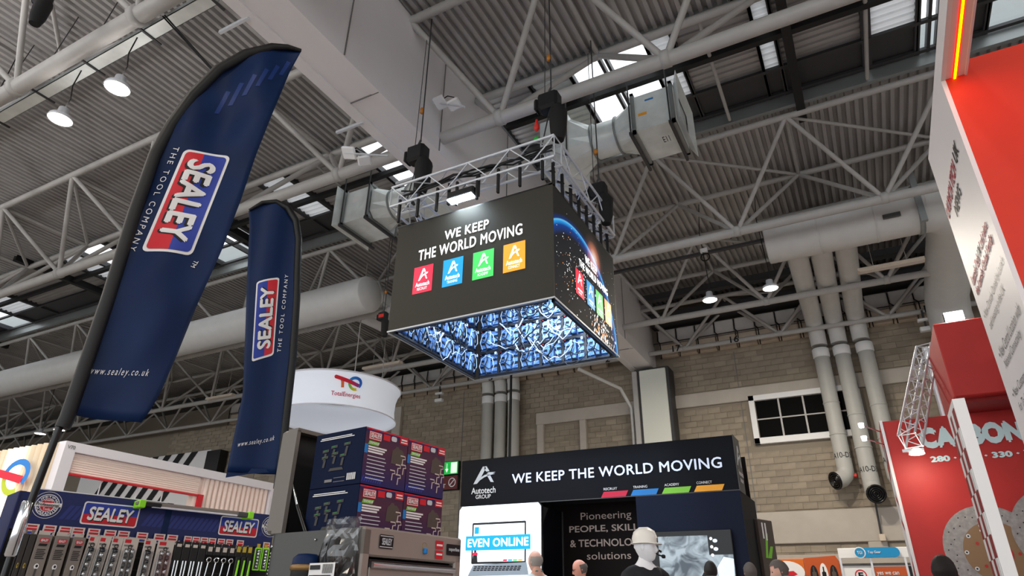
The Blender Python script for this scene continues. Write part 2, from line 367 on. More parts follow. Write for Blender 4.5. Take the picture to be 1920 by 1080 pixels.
for x0 in (-1.25, .45, 1.95): MB().tube([(x0, 10.6, 12.6), (x0-.05, 14.2, 12.62)], .045, 6).obj('conduit', M['steel'], ceil)
MB().tube([(-12.4, 10.6, 12.7), (-12.5, 12.6, 12.7)], .04, 6).obj('conduit', M['steel'], ceil)
text('lettering', '190901', Q((1.1, 10.47, 12.62), (-.55, 10.47, 12.62), (-.55, 10.47, 12.95), (1.1, 10.47, 12.95)), M['print_black'], ceil, .02, .01)

# back wall ---------------------------------------------------------
wall = tag(MB().box(-75, 30, 24.9, 25.2, 0, 13.5).obj('wall_back', M['mortar']), 'brown concrete block end wall', kind='structure')
tag(MB().box(-75.3, -75, -25, 25, 0, 13.5).obj('wall_left', M['concrete']), 'far side wall', kind='structure')
tag(MB().box(30, 30.3, -25, 25, 0, 13.5).obj('wall_right', M['concrete']), 'other side wall', kind='structure')
BW, BH = .46, .225
def blockbox(b, x, z, d, mi=0, w_=BW): b.box(x+.006, x+w_-.006, 24.9-d, 24.92, z+.006, z+BH-.006, mi)
def blocked(x, z):
    if z > 10.25: return True
    if -12.1 < x+BW and x < 3.4 and 8.1 < z+BH and z < 8.75: return True
    if -3.45 < x+BW and x < .5 and 6.5 < z+BH and z < 8.5: return True
    if -5.3 < x+BW and x < 3.4 and 3.2 < z+BH and z < 4.25: return True
    if -7.3 < x+BW and x < -6: return True
    return False
ba = MB(); bme = [MB().box(.006, BW-.006, -.03, .02, .006, BH-.006).mesh('block', M[k]) for k in ('block', 'block_dark', 'block_light')]; nb = 0
nrow = int(10.4/BH); cells = []
for r_ in range(nrow):
    for k in range(-80, 8):
        x, z = k*BW+(BW/2 if r_ % 2 else 0), r_*BH
        if not blocked(x, z): cells.append((abs(x+2.5)*1.0+abs(z-6.5)*1.3+(0 if 4.2 < z else 50), x, z))
cells.sort()
for i, (_, x, z) in enumerate(cells):
    d = random.uniform(.008, .03); k = random.choice((0, 0, 1, 2))
    if i < 290: put('block', bme[k], wall, (x, 24.9-d+.03, z))
    else: blockbox(ba, x, z, d, k)
tag(ba.obj('blockwork', [M['block'], M['block_dark'], M['block_light']], wall), kind='stuff')
for x in (-15.9, -3.6, -22.4, -29): MB().box(x, x+.03, 24.86, 24.9, 0, 10.2).obj('movement_joint', M['seam'], wall)
# concrete bands, pilasters
trims = [(-12.1, 3.6, 8.2, 8.72, .12, 'concrete'), (-5.3, 3.6, 3.2, 4.22, .12, 'concrete'), (-5.3, 3.6, 2.55, 2.85, .12, 'concrete'), (-.35, .2, 2.8, 3.2, .12, 'concrete')]
for i, (x0, x1, z0, z1, d, k) in enumerate(trims): tag(MB().bbox(x0, x1, 24.9-d, 24.92, z0, z1, .02).obj('trim_%d' % (i+1), M[k]), kind='structure')
for i, (x0, x1) in enumerate(((-12.02, -11.72), (-10.06, -9.78), (-19.85, -19.35))): tag(MB().bbox(x0, x1, 24.7, 24.92, 0, 8.2 if i < 2 else 9.9, .02).obj('trim_%d' % (i+6), M['concrete']), kind='structure')
pl = tag(put('trim_9', None), 'white clad column under the roof girder', kind='structure')
MB().bbox(-7.42, -6.0, 24.15, 24.9, 0, 9.78, .03).obj('column_casing', M['steel_dark'], pl)
MB().bbox(-7.18, -6.12, 24.08, 24.2, 0, 9.7, .02).obj('column_panel', pr('off_white_panel', (216, 218, 208), .5), pl)
MB().bbox(-7.48, -7.28, 24.05, 24.3, 0, 9.7, .02).obj('column_edge', M['steel'], pl)
# window
wn = tag(put('window_1', None), 'dark high window with white frame in the block wall', kind='structure')
fr = MB(); X0, X1, Z0, Z1 = -3.3, .4, 6.55, 8.34
fr.bbox(X0, X1, 24.72, 24.9, Z0, Z0+.22, .01); fr.bbox(X0, X1, 24.72, 24.9, Z1-.2, Z1, .01); fr.bbox(X0, X0+.2, 24.72, 24.9, Z0, Z1, .01); fr.bbox(X1-.2, X1, 24.72, 24.9, Z0, Z1, .01)
fr.obj('window_frame', M['white'], wn)
nx = 4; cw = (X1-X0-.4)/nx
for i in range(nx):
    for j in range(2):
        a = X0+.2+i*cw; z = Z0+.22+j*(Z1-Z0-.42)/2
        MB().box(a+.02, a+cw-.02, 24.84, 24.87, z+.015, z+(Z1-Z0-.42)/2-.015).obj('pane', M['window_glass'], wn)
mu = MB()
for i in range(1, nx): mu.box(X0+.2+i*cw-.03, X0+.2+i*cw+.03, 24.78, 24.88, Z0+.2, Z1-.18)
mu.box(X0+.2, X1-.2, 24.8, 24.88, (Z0+Z1)/2-.02, (Z0+Z1)/2+.025)
mu.obj('window_mullion', M['steel'], wn)
# cream insulated panels above the wall
cl = tag(put('trim_10', None), 'cream insulated panels along the top of the end wall', kind='structure')
xx = -31.5
while xx < 3.6:
    if not (-8.7 < xx < -6.7):
        MB().bbox(xx+.02, xx+.74, 24.62, 24.9, 10.32, 10.85, .03).obj('panel', M['cream'], cl)
        MB().bbox(xx+.02, xx+.74, 24.55, 24.9, 10.88, 11.45, .03).obj('panel', M['deck_pale'], cl)
        MB().tube([(xx, 24.55, 11.4), (xx, 24.5, 10.98), (xx+.1, 24.45, 10.86), (xx+.1, 24.5, 10.2)], .022, 5).obj('clip', M['black'], cl)
    xx += .76
MB().tube([(-31.5, 24.5, 10.87), (-9, 24.5, 10.87)], .025, 5).obj('conduit', M['steel_dark'], cl); MB().tube([(-6.6, 24.5, 10.87), (3.5, 24.5, 10.87)], .025, 5).obj('conduit', M['steel_dark'], cl)
MB().box(-75, -8.1, 24.0, 24.9, 11.6, 12.0).obj('ledger', M['steel_dark'], cl); MB().box(-6.6, 12, 24.0, 24.9, 11.6, 12.0).obj('ledger', M['steel_dark'], cl)
MB().box(-6.6, 12, 22.9, 23.2, 12.1, 12.35).obj('ledger', M['steel_dark'], cl)

# clad girder -------------------------------------------------------
gd = tag(put('trim_11', None), 'big pale boxed girder running the length of the roof', kind='structure')
g = MB(); g.box(-7.42, -6.72, -20, 24.9, 9.9, 12.62); g.obj('girder_casing', M['clad'], gd)
MB().box(-7.62, -7.38, -20, 24.9, 9.86, 9.96).obj('girder_flange', M['clad'], gd)
MB().box(-6.86, -6.68, -20, 24.9, 9.88, 10.9).obj('girder_skirt', M['clad'], gd)
for yy in range(-6, 24, 3):
    MB().box(-6.675, -6.66, yy-.012, yy+.012, 9.9, 12.6).obj('panel_joint', M['seam'], gd); MB().box(-7.4, -6.7, yy+.99, yy+1.01, 9.875, 9.895).obj('panel_joint', M['seam'], gd)
for yy in (4.6, 7.5, 9.5):
    b = MB(); b.box(-8.2, -7.5, yy, yy+.05, 9.84, 9.9); 
    for k in range(7): b.box(-8.16+k*.09, -8.12+k*.09, yy-.004, yy, 9.85, 9.885)
    b.obj('slotted_channel', M['alu'], gd)

# roof trusses ------------------------------------------------------
NB = [0]
def roof_truss(Y, label, zb=10.3, zt=12.5, rb=.11, rt_=.085, rw=.06, hw=1.38, xr=(-5.25, 3.5, 6), xl=(-9.6, 3.77, 13)):
    t = thing('roof_truss', label, 'roof truss', (0, Y, zb), 0, 'tubular roof trusses'); h = zt-zb
    for x0, x1 in ((-6.72, 15), (-60, -7.43)):
        MB().tube([(x0, 0, 0), (x1, 0, 0)], rb, 12).obj('bottom_chord', M['steel'], t)
        for s in (-1, 1): MB().tube([(x0, s*hw, h), (x1, s*hw, h)], rt_, 8).obj('top_chord', M['steel'], t)
    for (xa, st, n), sg in ((xr, 1), (xl, -1)):
        br = []
        for k in range(n):
            xb = xa+sg*st*k
            for d in (-.5, .5):
                xt = xb+d*st
                if sg > 0 and xt < -6.9 or sg < 0 and xt > -7.6: xt = -6.75 if sg > 0 else -7.5
                for s in (-1, 1): br.append(((xb, 0, 0), (xt, s*hw, h), rw))
            xt = xb+.5*st*sg; br.append(((xt, -hw, h), (xt, hw, h), rw*.8)); br.append(((xt, -hw, h), (xt+sg*st, hw, h), rw*.8))
        for p, q, r in br: MB().tube([p, q], r, 7).obj('brace', M['steel'], t)
        for k in range(n):
            MB().lathe([(0, -.12), (rb*1.25, -.08), (rb*1.25, .08), (0, .12)], 10, (xa+sg*st*k, 0, .02), 'X').obj('node', M['steel'], t)
    return t
roof_truss(3.95, 'tubular steel roof truss just behind the galvanised cable tray and two glowing high bay lamps', rb=.15)
roof_truss(9.1, 'thick tubular steel roof truss crossing in front of the rooflight strip', rb=.14, rw=.07, rt_=.1)
roof_truss(15.95, 'tubular steel roof truss running above the thick pale duct with three branches', rb=.12)
roof_truss(20.9, 'tubular steel roof truss crossing the three parallel ducts above the dark window', rb=.11)
roof_truss(24.0, 'tubular steel roof truss hard against the cream panels over the block wall', rb=.09, zt=12.0, hw=.5)
t = bpy.data.objects['roof_truss.004']
for s_, x in (('17', -5.55), ('16', -3.35), ('15', 3.0)): text('number', s_, rect(x-.16, x+.16, -.1, -.1, .16), M['print_black'], t, .02)
for s_, x in (('3', -13.9), ('2', -8.4)): text('number', s_, rect(x-.1, x+.1, -.1, -.1, .16), M['print_black'], t, .02)

# ================================================================== SERVICES IN THE ROOF
def flange(b, c, axis, r, wd=.05, n=24, mi=0):
    b.lathe([(r, -wd), (r+.05, -wd), (r+.05, wd), (r, wd)], n, c, axis, mi)
# pale header ducts with branches
def header(label, x0, x1, Y, Z, r, sgn, drops, rd, zd, wallx, cap_x):
    d = thing('air_duct', label, 'duct', (x0, Y, Z))
    b = MB(); b.lathe([(0, 0), (r*.97, 0), (r, .04), (r, abs(x1-x0))], 28, (0, 0, 0), 'X') if x1 > x0 else b.lathe([(0, 0), (r*.97, 0), (r, -.04), (r, x1-x0)], 28, (0, 0, 0), 'X')
    b.obj('header', M['duct'], d)
    for k in (.35, .7): b = MB(); flange(b, ((x1-x0)*k, 0, 0), 'X', r-.035, .02); b.obj('collar', M['duct'], d)
    for xs, xe in zip(drops, wallx):
        pts = [(xs-x0, r*.3, zd-Z), (xs-x0+(xe-xs)*.5, (24.2-Y)*.5, zd-Z), (xe-x0, 23.7-Y, zd-Z), (xe-x0, 24.25-Y, zd-Z-.22), (xe-x0, 24.4-Y, zd-Z-.7), (xe-x0, 24.4-Y, 9.75-Z)]
        MB().tube(pts, [rd, rd, rd, rd*.97, rd*.92, rd*.9], 18).obj('branch', M['duct'], d)
    return d
hd = header('pale round header duct with three branch ducts dropping behind the tubular chord', -1.2, 2.7, 17.5, 10.62, .62, 1, (-.5, .15, .8), .3, 10.72, (-.55, .1, .8), 0)
b = MB(); b.tube([(3.75, .0, 0), (4.2, .12, 0), (4.5, .5, -.05), (4.6, 1.2, -.1), (4.65, 5.6, -.2), (4.65, 6.15, -.6), (4.65, 6.25, -1.4), (4.65, 6.25, -10.3)], .62, 20).obj('elbow', M['duct'], hd)
b = MB(); flange(b, (3.75, 0, 0), 'X', .6, .06); b.box(3.68, 3.82, -.72, -.62, -.7, .75); b.obj('bracket', M['galv_edge'], hd)
MB().box(2.9, 3.3, -.64, -.56, -.36, -.26).obj('plate', M['chest_dark'], hd)
header('long white round header duct passing behind the feather flags', -13.5, -48, 15.0, 10.55, .62, -1, (-15.3, -14.55, -13.85), .3, 10.75, (-14.3, -13.65, -13.0), 0)
# wall pipes
def wall_pipe(x, zb, label, group, out, txt=None, nozzle=None, r=.255):
    d = thing('wall_duct', label, 'duct', (x, 24.42, zb), 0, group)
    MB().tube([(0, 0, 0), (0, 0, 9.62-zb)], r, 20).obj('riser', M['duct_wall'], d)
    b = MB(); b.lathe([(r+.005, 9.3-zb), (r+.025, 9.32-zb), (r+.025, 9.62-zb), (r, 9.64-zb)], 20); b.obj('tape_band', M['white'], d)
    for z in (2.2, 1.1): MB().lathe([(r, z-.02), (r+.015, z-.02), (r+.015, z+.02), (r, z+.02)], 20).obj('joint_ring', M['duct_wall'], d)
    if out:
        dv = V(out).normalized(); pts = [V((0, 0, .05)), V((0, 0, -.1)), V((0, 0, -.24))+dv*.06, V((0, 0, -.36))+dv*.2, V((0, 0, -.42))+dv*.42]
        MB().tube(pts, [r, r, r*1.03, r*1.05, r*1.08], 20, cap=False).obj('elbow', M['duct_wall'], d)
        end = pts[-1]; ax = (pts[-1]-pts[-2]).normalized(); rot = ax.to_track_quat('Z', 'Y').to_matrix().to_4x4(); rot.translation = end
        nz = MB()
        for k, (ra, rb_) in enumerate(((.29, .24), (.2, .175), (.14, .115), (.085, .06))):
            nz.lathe([(ra*r/.255, 0), (ra*r/.255, .05), (rb_*r/.255, .05), (rb_*r/.255, -.05)], 20)
        nz.v = [tuple(rot @ V(p)) for p in nz.v]; nz.obj('jet_nozzle', M['gloss_black'], d)
        bk = MB(); bk.lathe([(0, -.03), (r, -.03)], 20); bk.v = [tuple(rot @ V(p)) for p in bk.v]; bk.obj('nozzle_back', M['black'], d)
        MB().bbox(r*.8, r*.8+.1, -.05, .05, -.3, -.2, .01).obj('actuator', M['tape_r'], d)
    if txt:
        qq = MB(); warp = lambda p: V((r*1.01*math.sin(p.x/r), -r*1.01*math.cos(p.x/r), p.z))
        text('lettering', txt, rect(-.33, .33, 0, .3, .48), M['print_black'], d, .01, 0, warp=warp)
    return d
wall_pipe(-.55, 5.45, 'grey round wall duct ending in a jet nozzle turned sideways under the window end', 'wall ducts with jet nozzles', (-.8, -.6, 0), 'A10-D3')
wall_pipe(.12, 4.95, 'grey round wall duct with a dark jet nozzle facing the hall, middle of three', 'wall ducts with jet nozzles', (.15, -1, 0), 'A10-D3')
wall_pipe(.85, 5.2, 'grey round wall duct half hidden by the red brake disc stand', 'wall ducts with jet nozzles', (.8, -.5, 0), 'A10-D3')
for x, nm in ((-14.3, 'first'), (-13.65, 'middle'), (-13.0, 'last')):
    lb = {'first': 'grey vertical wall duct beside the exit signs, behind the black stand', 'middle': 'grey vertical wall duct, middle of the three above the black stand header', 'last': 'grey vertical wall duct of the group of three closest to the hanging black cable'}[nm]
    wall_pipe(x, .3, lb, 'plain wall ducts', None)
tag(MB().tube([(-11.3, 21, 9.9), (-11.35, 21, 0)], .05, 8).obj('drop_cable', M['black']), 'black cable bundle hanging from the roof in front of the block wall', 'cable')
cb = thing('wall_conduit', 'thin conduit running down the plain concrete band to a small box', 'conduit', (.12, 24.6, 3.4))
MB().tube([(0, 0, 1.2), (-.05, .1, 0)], .03, 6).obj('pipe', M['steel_dark'], cb); MB().bbox(-.12, .06, 0, .12, -.2, 0, .01).obj('box', M['cream'], cb)
b = MB(); b.tube([(-8.7, 21.5, 9.2), (-7.8, 23.5, 8.9), (-7.65, 24.3, 8.3), (-7.65, 24.5, 0)], .07, 8); tag(b.obj('rainwater_pipe', M['duct']), 'slanting pale pipe bending down beside the white clad column', 'pipe')

# galvanised air handling ductwork
def ahu(label, X, mir, Y=12.05, Z=11.4):
    d = thing('ventilation_duct', label, 'duct', (X, Y, Z)); s = mir
    b = MB(); b.box(0, s*.95 if s > 0 else 0, -.55, .65, -.5, .5) if s > 0 else b.box(s*.95, 0, -.55, .65, -.5, .5); b.obj('plenum', M['galv'], d)
    for a in (0, .9):
        f_ = MB(); lo, hi = sorted((s*(a-.03), s*(a+.05)))
        for y0, y1, z0, z1 in ((-.62, .72, -.58, -.5), (-.62, .72, .5, .58), (-.62, -.55, -.58, .58), (.65, .72, -.58, .58)): f_.box(lo, hi, y0, y1, z0, z1)
        f_.obj('flange', M['galv_edge'], d)
    # flare at the outer end
    fl = MB(); e = s*.98; o_ = s*1.1
    fl.add([(e, -.55, -.5), (e, .65, -.5), (e, .65, .5), (e, -.55, .5), (o_, -.75, -.62), (o_, .85, -.62), (o_, .85, .72), (o_, -.75, .72)], [(0, 4, 5, 1), (1, 5, 6, 2), (2, 6, 7, 3), (3, 7, 4, 0)]); fl.obj('flared_mouth', M['galv'], d)
    # square to round, barrel, round to square
    def sq2r(xa, xb, hy, hz, r):
        n = 16; bb = MB(); vs = []
        for k in range(n):
            a = 2*math.pi*(k+.5)/n; c_, s_ = math.cos(a), math.sin(a); q = max(abs(c_), abs(s_)); vs.append((xa, hy*c_/q, hz*s_/q))
        for k in range(n):
            a = 2*math.pi*(k+.5)/n; vs.append((xb, r*math.cos(a), r*math.sin(a)))
        bb.add(vs, [(k, (k+1) % n, n+(k+1) % n, n+k) for k in range(n)], 0, False); return bb
    sq2r(-s*.05, -s*.5, .55, .5, .43).obj('transition', M['galv'], d)
    MB().lathe([(.43, -s*.5), (.43, -s*1.15)], 24, (0, 0, 0), 'X').obj('fan_barrel', M['galv'], d)
    for a in (.52, 1.12): b = MB(); flange(b, (-s*a, 0, 0), 'X', .42, .02); b.obj('ring', M['galv_edge'], d)
    sq2r(-s*1.6, -s*1.15, .6, .62, .43).obj('transition', M['galv'], d)
    lo, hi = sorted((-s*1.6, -s*2.35)); MB().box(lo, hi, -.6, .75, -.75, .62).obj('plenum', M['galv'], d)
    for a in (-.05, .85, -1.62):
        MB().tube([(s*a, -.68, 1.3), (s*a, -.68, -.6)], .02, 5).obj('hanger_rod', M['steel_dark'], d); MB().box(s*a-.03, s*a+.03, -.72, .8, -.68, -.6).obj('hanger_bar', M['steel_dark'], d)
    return d
a1 = ahu('galvanised square to round fan duct hanging beneath the bright rooflights', -3.1, 1)
text('lettering', 'E11', Q((.5, -.1, -.505), (.66, -.1, -.505), (.66, .12, -.505), (.5, .12, -.505)), M['print_black'], a1, .02)
flat('sticker', [R01], rect(.12, .32, -.55, -.1, -.02), M['orange_c'], a1); flat('sticker', [R01], rect(.3, .5, -.55, .28, .33), M['blue_c'], a1)
a2 = ahu('galvanised square to round fan duct beside the black video cube corner', -10.65, -1, 11.9, 11.25)
flat('sticker', [R01], rect(-.62, -.42, -.55, .1, .28), M['print_white'], a2)

# cable tray and high bay lamps -------------------------------------
ct = thing('cable_tray', 'galvanised cable tray carrying the two glowing high bay lamps', 'cable tray', (-16.5, 4.4, 10.5))
MB().box(-6, 8.2, -.12, .12, 0, .015).obj('tray', M['galv'], ct); b = MB(); b.box(-6, 8.2, -.12, -.11, 0, .1); b.box(-6, 8.2, .11, .12, 0, .1); b.obj('side', M['galv_edge'], ct)
for k in range(9):
    x = -5.4+k*1.7; MB().tube([(x, -.2, .0), (x+.1, 0, 2.2)], .012, 4).obj('hanger', M['steel_dark'], ct); MB().box(x-.02, x+.02, -.25, .25, -.03, 0).obj('bracket', M['steel_dark'], ct)
def high_bay(x, y, z, label, r=.22, light=60, ztop=10.5, mat='lamp', upl=0):
    d = thing('high_bay_lamp', label, 'lamp', (x, y, z), 0, 'high bay lamps')
    MB().lathe([(0, .26), (.09, .25), (.1, .12), (r*.9, .06), (r, 0), (r*.96, -.02), (r*.9, .01)], 20).obj('housing', M['alu'], d)
    MB().lathe([(r*.9, -.005), (0, -.03)], 20).obj('lens', M[mat], d)
    pts = [(0, 0, .25), (.03, .02, .5), (-.05, 0, (ztop-z)*.7), (.05, 0, ztop-z)]
    MB().tube(pts, .012, 5).obj('cord', M['rubber'], d)
    L = bpy.data.lights.new('high_bay_light', 'AREA'); L.shape = 'DISK'; L.size = r*1.8; L.energy = light; L.color = (1, .9, .76) if mat == 'lamp' else (.9, .97, 1)
    lo = put('light', L, d, (0, 0, -.06))
    if upl:
        L = bpy.data.lights.new('deck_fill_uplight', 'AREA'); L.shape = 'DISK'; L.size = r*1.6; L.energy = upl; L.color = (1, .95, .93); put('light', L, d, (0, 0, .3), (math.pi, 0, 0))  # unseen upward light, added to brighten the roof deck
    return d
high_bay(-10.3, 4.34, 9.3, 'glowing high bay lamp beside the black hem of the big feather flag', light=160, upl=5)
high_bay(-12.05, 4.36, 9.3, 'glowing high bay lamp farther along the cable tray from the feather flag', light=160, upl=5)
high_bay(-3.0, 17.75, 9.3, 'glowing high bay lamp over the tubular chord, farther from the three branch ducts', light=420, ztop=12.6)
high_bay(-1.32, 17.72, 9.3, 'glowing high bay lamp tight beside the three pale branch ducts', light=420, ztop=12.6)
high_bay(-37.8, 18.2, 9.0, 'small distant high bay lamp above the ivory fluted stand', r=.28, light=60, ztop=12.6)
high_bay(-36.0, 18.15, 9.0, 'small distant high bay lamp close to the flag pole above the ivory stand', r=.28, light=60, ztop=12.6)
for Y, xs_ in ((4.36, [-15.6-3.5*k for k in range(8)]), (-1, [-30+6*k for k in range(7)]), (-7, [-26+6*k for k in range(6)])):
    for x in xs_: high_bay(x, Y, 9.3, 'added unseen high bay lamp outside the picture, fill light for the hall', light=80, upl=(0 if Y > 4 else 300) if x < -8 else 0, ztop=12.6)  # lamp rows added out of view as fill, some shining up at the deck
ct2 = thing('cable_tray', 'dark cable tray with camera sockets spanning under the roof beyond the cube', 'cable tray', (-6.5, 17.9, 10.9))
MB().box(0, 6.3, -.06, .06, 0, .08).obj('tray', M['steel_dark'], ct2)
for x in (3.4, 5.3): MB().bbox(x, x+.22, -.16, -.06, .0, .14, .01).obj('socket', M['white'], ct2); MB().lathe([(.12, -.03), (.15, 0), (.12, .03)], 14, (x+.12, -.1, -.15), 'Y').obj('cable_coil', M['black'], ct2)
def batten(x0, x1, y, z, label):
    d = thing('fluorescent_fitting', label, 'light fitting', (x0, y, z), 0, 'unlit strip fittings')
    MB().prism([(-.09, 0), (.09, 0), (.12, -.1), (-.12, -.1)], lambda a, c: V((0, a, c)), lambda a, c: V((x1-x0, a, c))).obj('housing', M['cream'], d)
    MB().box(.05, x1-x0-.05, -.1, .1, -.115, -.1).obj('diffuser', M['card_beige'], d)
    for k in (.25, .75): MB().tube([((x1-x0)*k, 0, 0), ((x1-x0)*k, 0, 12.6-z)], .01, 4).obj('hanger', M['steel'], d)
batten(.95, 2.6, 19.0, 9.95, 'unlit cream strip fitting between the three branch ducts and the big elbow duct')
batten(-17.4, -15.5, 19.5, 9.95, 'unlit cream strip fitting hanging under the roof above the round white banner')
batten(-27.1, -25.3, 19.7, 9.95, 'unlit cream strip fitting seen between the two feather flags')
# hoists
def hoist(x, y, z, ztop, label, bag=True, sc=1., zlow=None):
    d = thing('chain_hoist', label, 'hoist', (x, y, z))
    b = MB(); b.bbox(-.17*sc, .17*sc, -.12*sc, .12*sc, -.16*sc, .16*sc, .04*sc); b.bbox(-.24*sc, -.16*sc, -.1*sc, .1*sc, -.12*sc, .1*sc, .03*sc); b.obj('motor', M['black'], d)
    MB().tube([(0, 0, .16*sc), (0, 0, .24*sc), (.03*sc, 0, .3*sc)], .02*sc, 6).obj('hook', M['steel_dark'], d)
    MB().tube([(.03*sc, 0, .28*sc), (.02, 0, ztop-z)], .014, 5).obj('chain', M['steel_dark'], d)
    MB().tube([(-.08*sc, .0, .16*sc), (-.06, 0, ztop-z-.5)], .008, 5).obj('chain', M['steel_dark'], d)
    b = MB(); b.tube([(.12*sc, 0, -.12*sc), (.14*sc, 0, -.25*sc), (.14*sc, 0, -.6*sc), (.13*sc, 0, -.78*sc)], [.09*sc, .15*sc, .13*sc, .09*sc], 10); b.obj('chain_bag', M['rubber'], d)
    MB().lathe([(0, .9*sc), (.04, .9*sc), (.04, 1.0*sc), (0, 1.0*sc)], 8).obj('shackle', M['ratchet'], d)
    if zlow is not None:
        for s in (-.15, .12): MB().tube([(0, 0, -.15*sc), (s, 0, zlow-z)], .012, 5).obj('sling', M['steel_dark'], d)
    return d
hoist(-6.38, 7.95, 8.95, 12.6, 'black chain hoist hanging in front of the pale girder over the cube', zlow=8.0, sc=1.15)
h2 = hoist(-3.55, 7.85, 9.0, 12.6, 'black chain hoist with red and white tape above the front truss corner', zlow=8.15, sc=1.1)
MB().lathe([(0, -.06), (.03, -.05), (.05, .0), (.03, .1), (.02, .18), (0, .2)], 10, (-.2, -.1, -.55)).obj('tape', M['tape_r'], h2)
MB().lathe([(0, -.06), (.06, 0), (0, .06)], 10, (-.2, -.1, -.78)).obj('tape', M['tape_g'], h2)
hoist(-3.5, 9.95, 8.45, 12.6, 'black chain hoist hanging beside the truss run over the starry screen', zlow=7.9)
h3 = hoist(-11.16, 13.05, 8.5, 12.6, 'small black chain hoist with red motor plate beside the end of the white duct', sc=.8)
MB().bbox(-.08, .1, -.11, -.09, -.06, .04, .005).obj('motor_plate', M['tape_r'], h3)
hoist(-10.75, 3.0, 10.4, 12.5, 'dark chain hoist tucked under the truss above the glowing lamps', sc=.9)
rc = thing('rigging_cable', 'pair of dark rigging cables running down behind the big feather flag', 'cable', (-9.3, 4.2, 10.3))
for k in (0, .05): MB().tube([(k, 0, .1), (.95+k*.4, .6, -1.1), (1.5+k*.4, .95, -1.9)], .016, 6).obj('cable', M['rubber'], rc)
# wifi boxes
for x, y, z, lb, rz in ((-8.25, 8.0, 9.7, 'white antenna panel on an arm under the near edge of the girder', .3), (-6.4, 8.55, 10.75, 'white antenna panels on a slotted arm against the girder side above the cube', -.2)):
    d = thing('antenna', lb, 'antenna', (x, y, z), rz)
    o = MB().bbox(-.16, .16, -.03, .03, -.15, .15, .03).obj('panel', M['white'], d); o.rotation_euler = (1.1, .2, 0)
    o = MB().bbox(-.14, .14, -.03, .03, -.13, .13, .03).obj('panel', M['white'], d, (.32, .1, -.16)); o.rotation_euler = (1.3, -.3, .3)
    o = MB().box(-.1 if x < -7 else -.3, .9, -.02, .02, -.03, 0).obj('arm', M['alu'], d); o.rotation_euler = (0, .2 if x < -7 else .6, 0)
    MB().tube([(0, 0, .05), (.1, .1, .2), (.3, .1, .05)], .012, 5).obj('cable', M['black'], d)
for x, lb in ((-16.6, 'pair of small white floodlights under the truss near the exit sign'), (2.75, 'pair of small white floodlights under the truss beside the red tower')):
    d = thing('floodlight', lb, 'light fitting', (x, 23.9, 9.9)); MB().bbox(-.2, .2, -.1, .1, -.35, -.2, .02).obj('housing', M['white'], d); MB().bbox(-.2, .2, -.1, .1, .0, .1, .02).obj('housing', M['white'], d); MB().box(-.03, .03, -.02, .02, -.2, .4).obj('bracket', M['steel_dark'], d)

# ================================================================== LED CUBE
CX0, CX1, CY0, CY1, CZ0, CZ1 = -6.57, -3.52, 7.84, 10.66, 5.28, 7.29
cube = thing('video_cube', 'hanging four sided black video cube reading WE KEEP THE WORLD MOVING', 'video cube', (CX0, CY0, CZ0))
W_, D_, H_ = CX1-CX0, CY1-CY0, CZ1-CZ0
lc = MB()   # one cabinet, seen from behind: x right, z up, -y is the back side
lc.box(.0, .5, 0, .03, 0, .5, 0)
for a in ((0, .03, 0, .5), (.47, .5, 0, .5), (0, .5, 0, .03), (0, .5, .47, .5)): lc.box(a[0], a[1], -.05, 0, a[2], a[3], 2)
lc.bbox(.17, .31, -.09, 0, .06, .44, .01, 1)
for zz in (.12, .25, .38): lc.box(.04, .16, -.035, 0, zz-.035, zz+.035, 0); lc.box(.33, .46, -.035, 0, zz-.035, zz+.035, 1)
for zz in (.17, .3): lc.box(.03, .47, -.045, -.03, zz, zz+.02, 2)
lc.tube([(.1, -.06, .06), (.06, -.1, .2), (.12, -.11, .34), (.24, -.12, .4), (.38, -.11, .33), (.42, -.1, .18), (.36, -.07, .08)], .008, 5, 3)
lc.tube([(.24, -.1, .02), (.2, -.13, .15), (.27, -.13, .3), (.24, -.1, .48)], .014, 5, 4); lc.tube([(.02, -.08, .44), (.2, -.12, .47), (.5, -.08, .43)], .01, 5, 4)
lc.tube([(.03, -.06, .3), (.15, -.12, .22), (.3, -.11, .12), (.47, -.07, .16)], .009, 5, 4)
lc.bbox(.42, .47, -.1, -.03, .4, .46, .008, 3); lc.box(.2, .22, -.095, -.09, .1, .11, 5); lc.box(.05, .07, -.06, -.05, .44, .46, 5)
lcm = lc.mesh('led_cabinet', [M['led_plate'], M['led_box'], M['led_dark'], M['cable_white'], M['cable_black'], M['tape_r']])
T_ = .14
for side in range(4):
    L = W_ if side in (0, 2) else D_; n = 6; sx = (L-2*T_)/n/.5; nz = 4; szc = H_/nz/.5
    for i in range(n):
        for j in range(nz):
            a = T_+i*sx*.5
            if side == 2: loc, rz = (a, D_-.06, j*szc*.5), 0
            elif side == 3: loc, rz = (.06, a, j*szc*.5), math.pi/2
            elif side == 0: loc, rz = (W_-a, .06, j*szc*.5), math.pi
            else: loc, rz = (W_-.06, D_-a, j*szc*.5), -math.pi/2
            o = put('led_cabinet', lcm, cube, loc, (0, 0, rz)); o.scale = (sx, 1, szc)
# screen faces
scr = {}
MB().box(.0, W_, 0, .025, 0, H_).obj('screen', M['screen_dark'], cube)
MB().box(.0, W_, D_-.025, D_, 0, H_).obj('screen', M['screen_dark'], cube)
MB().box(0, .025, .025, D_-.025, 0, H_).obj('screen', M['screen_dark'], cube)
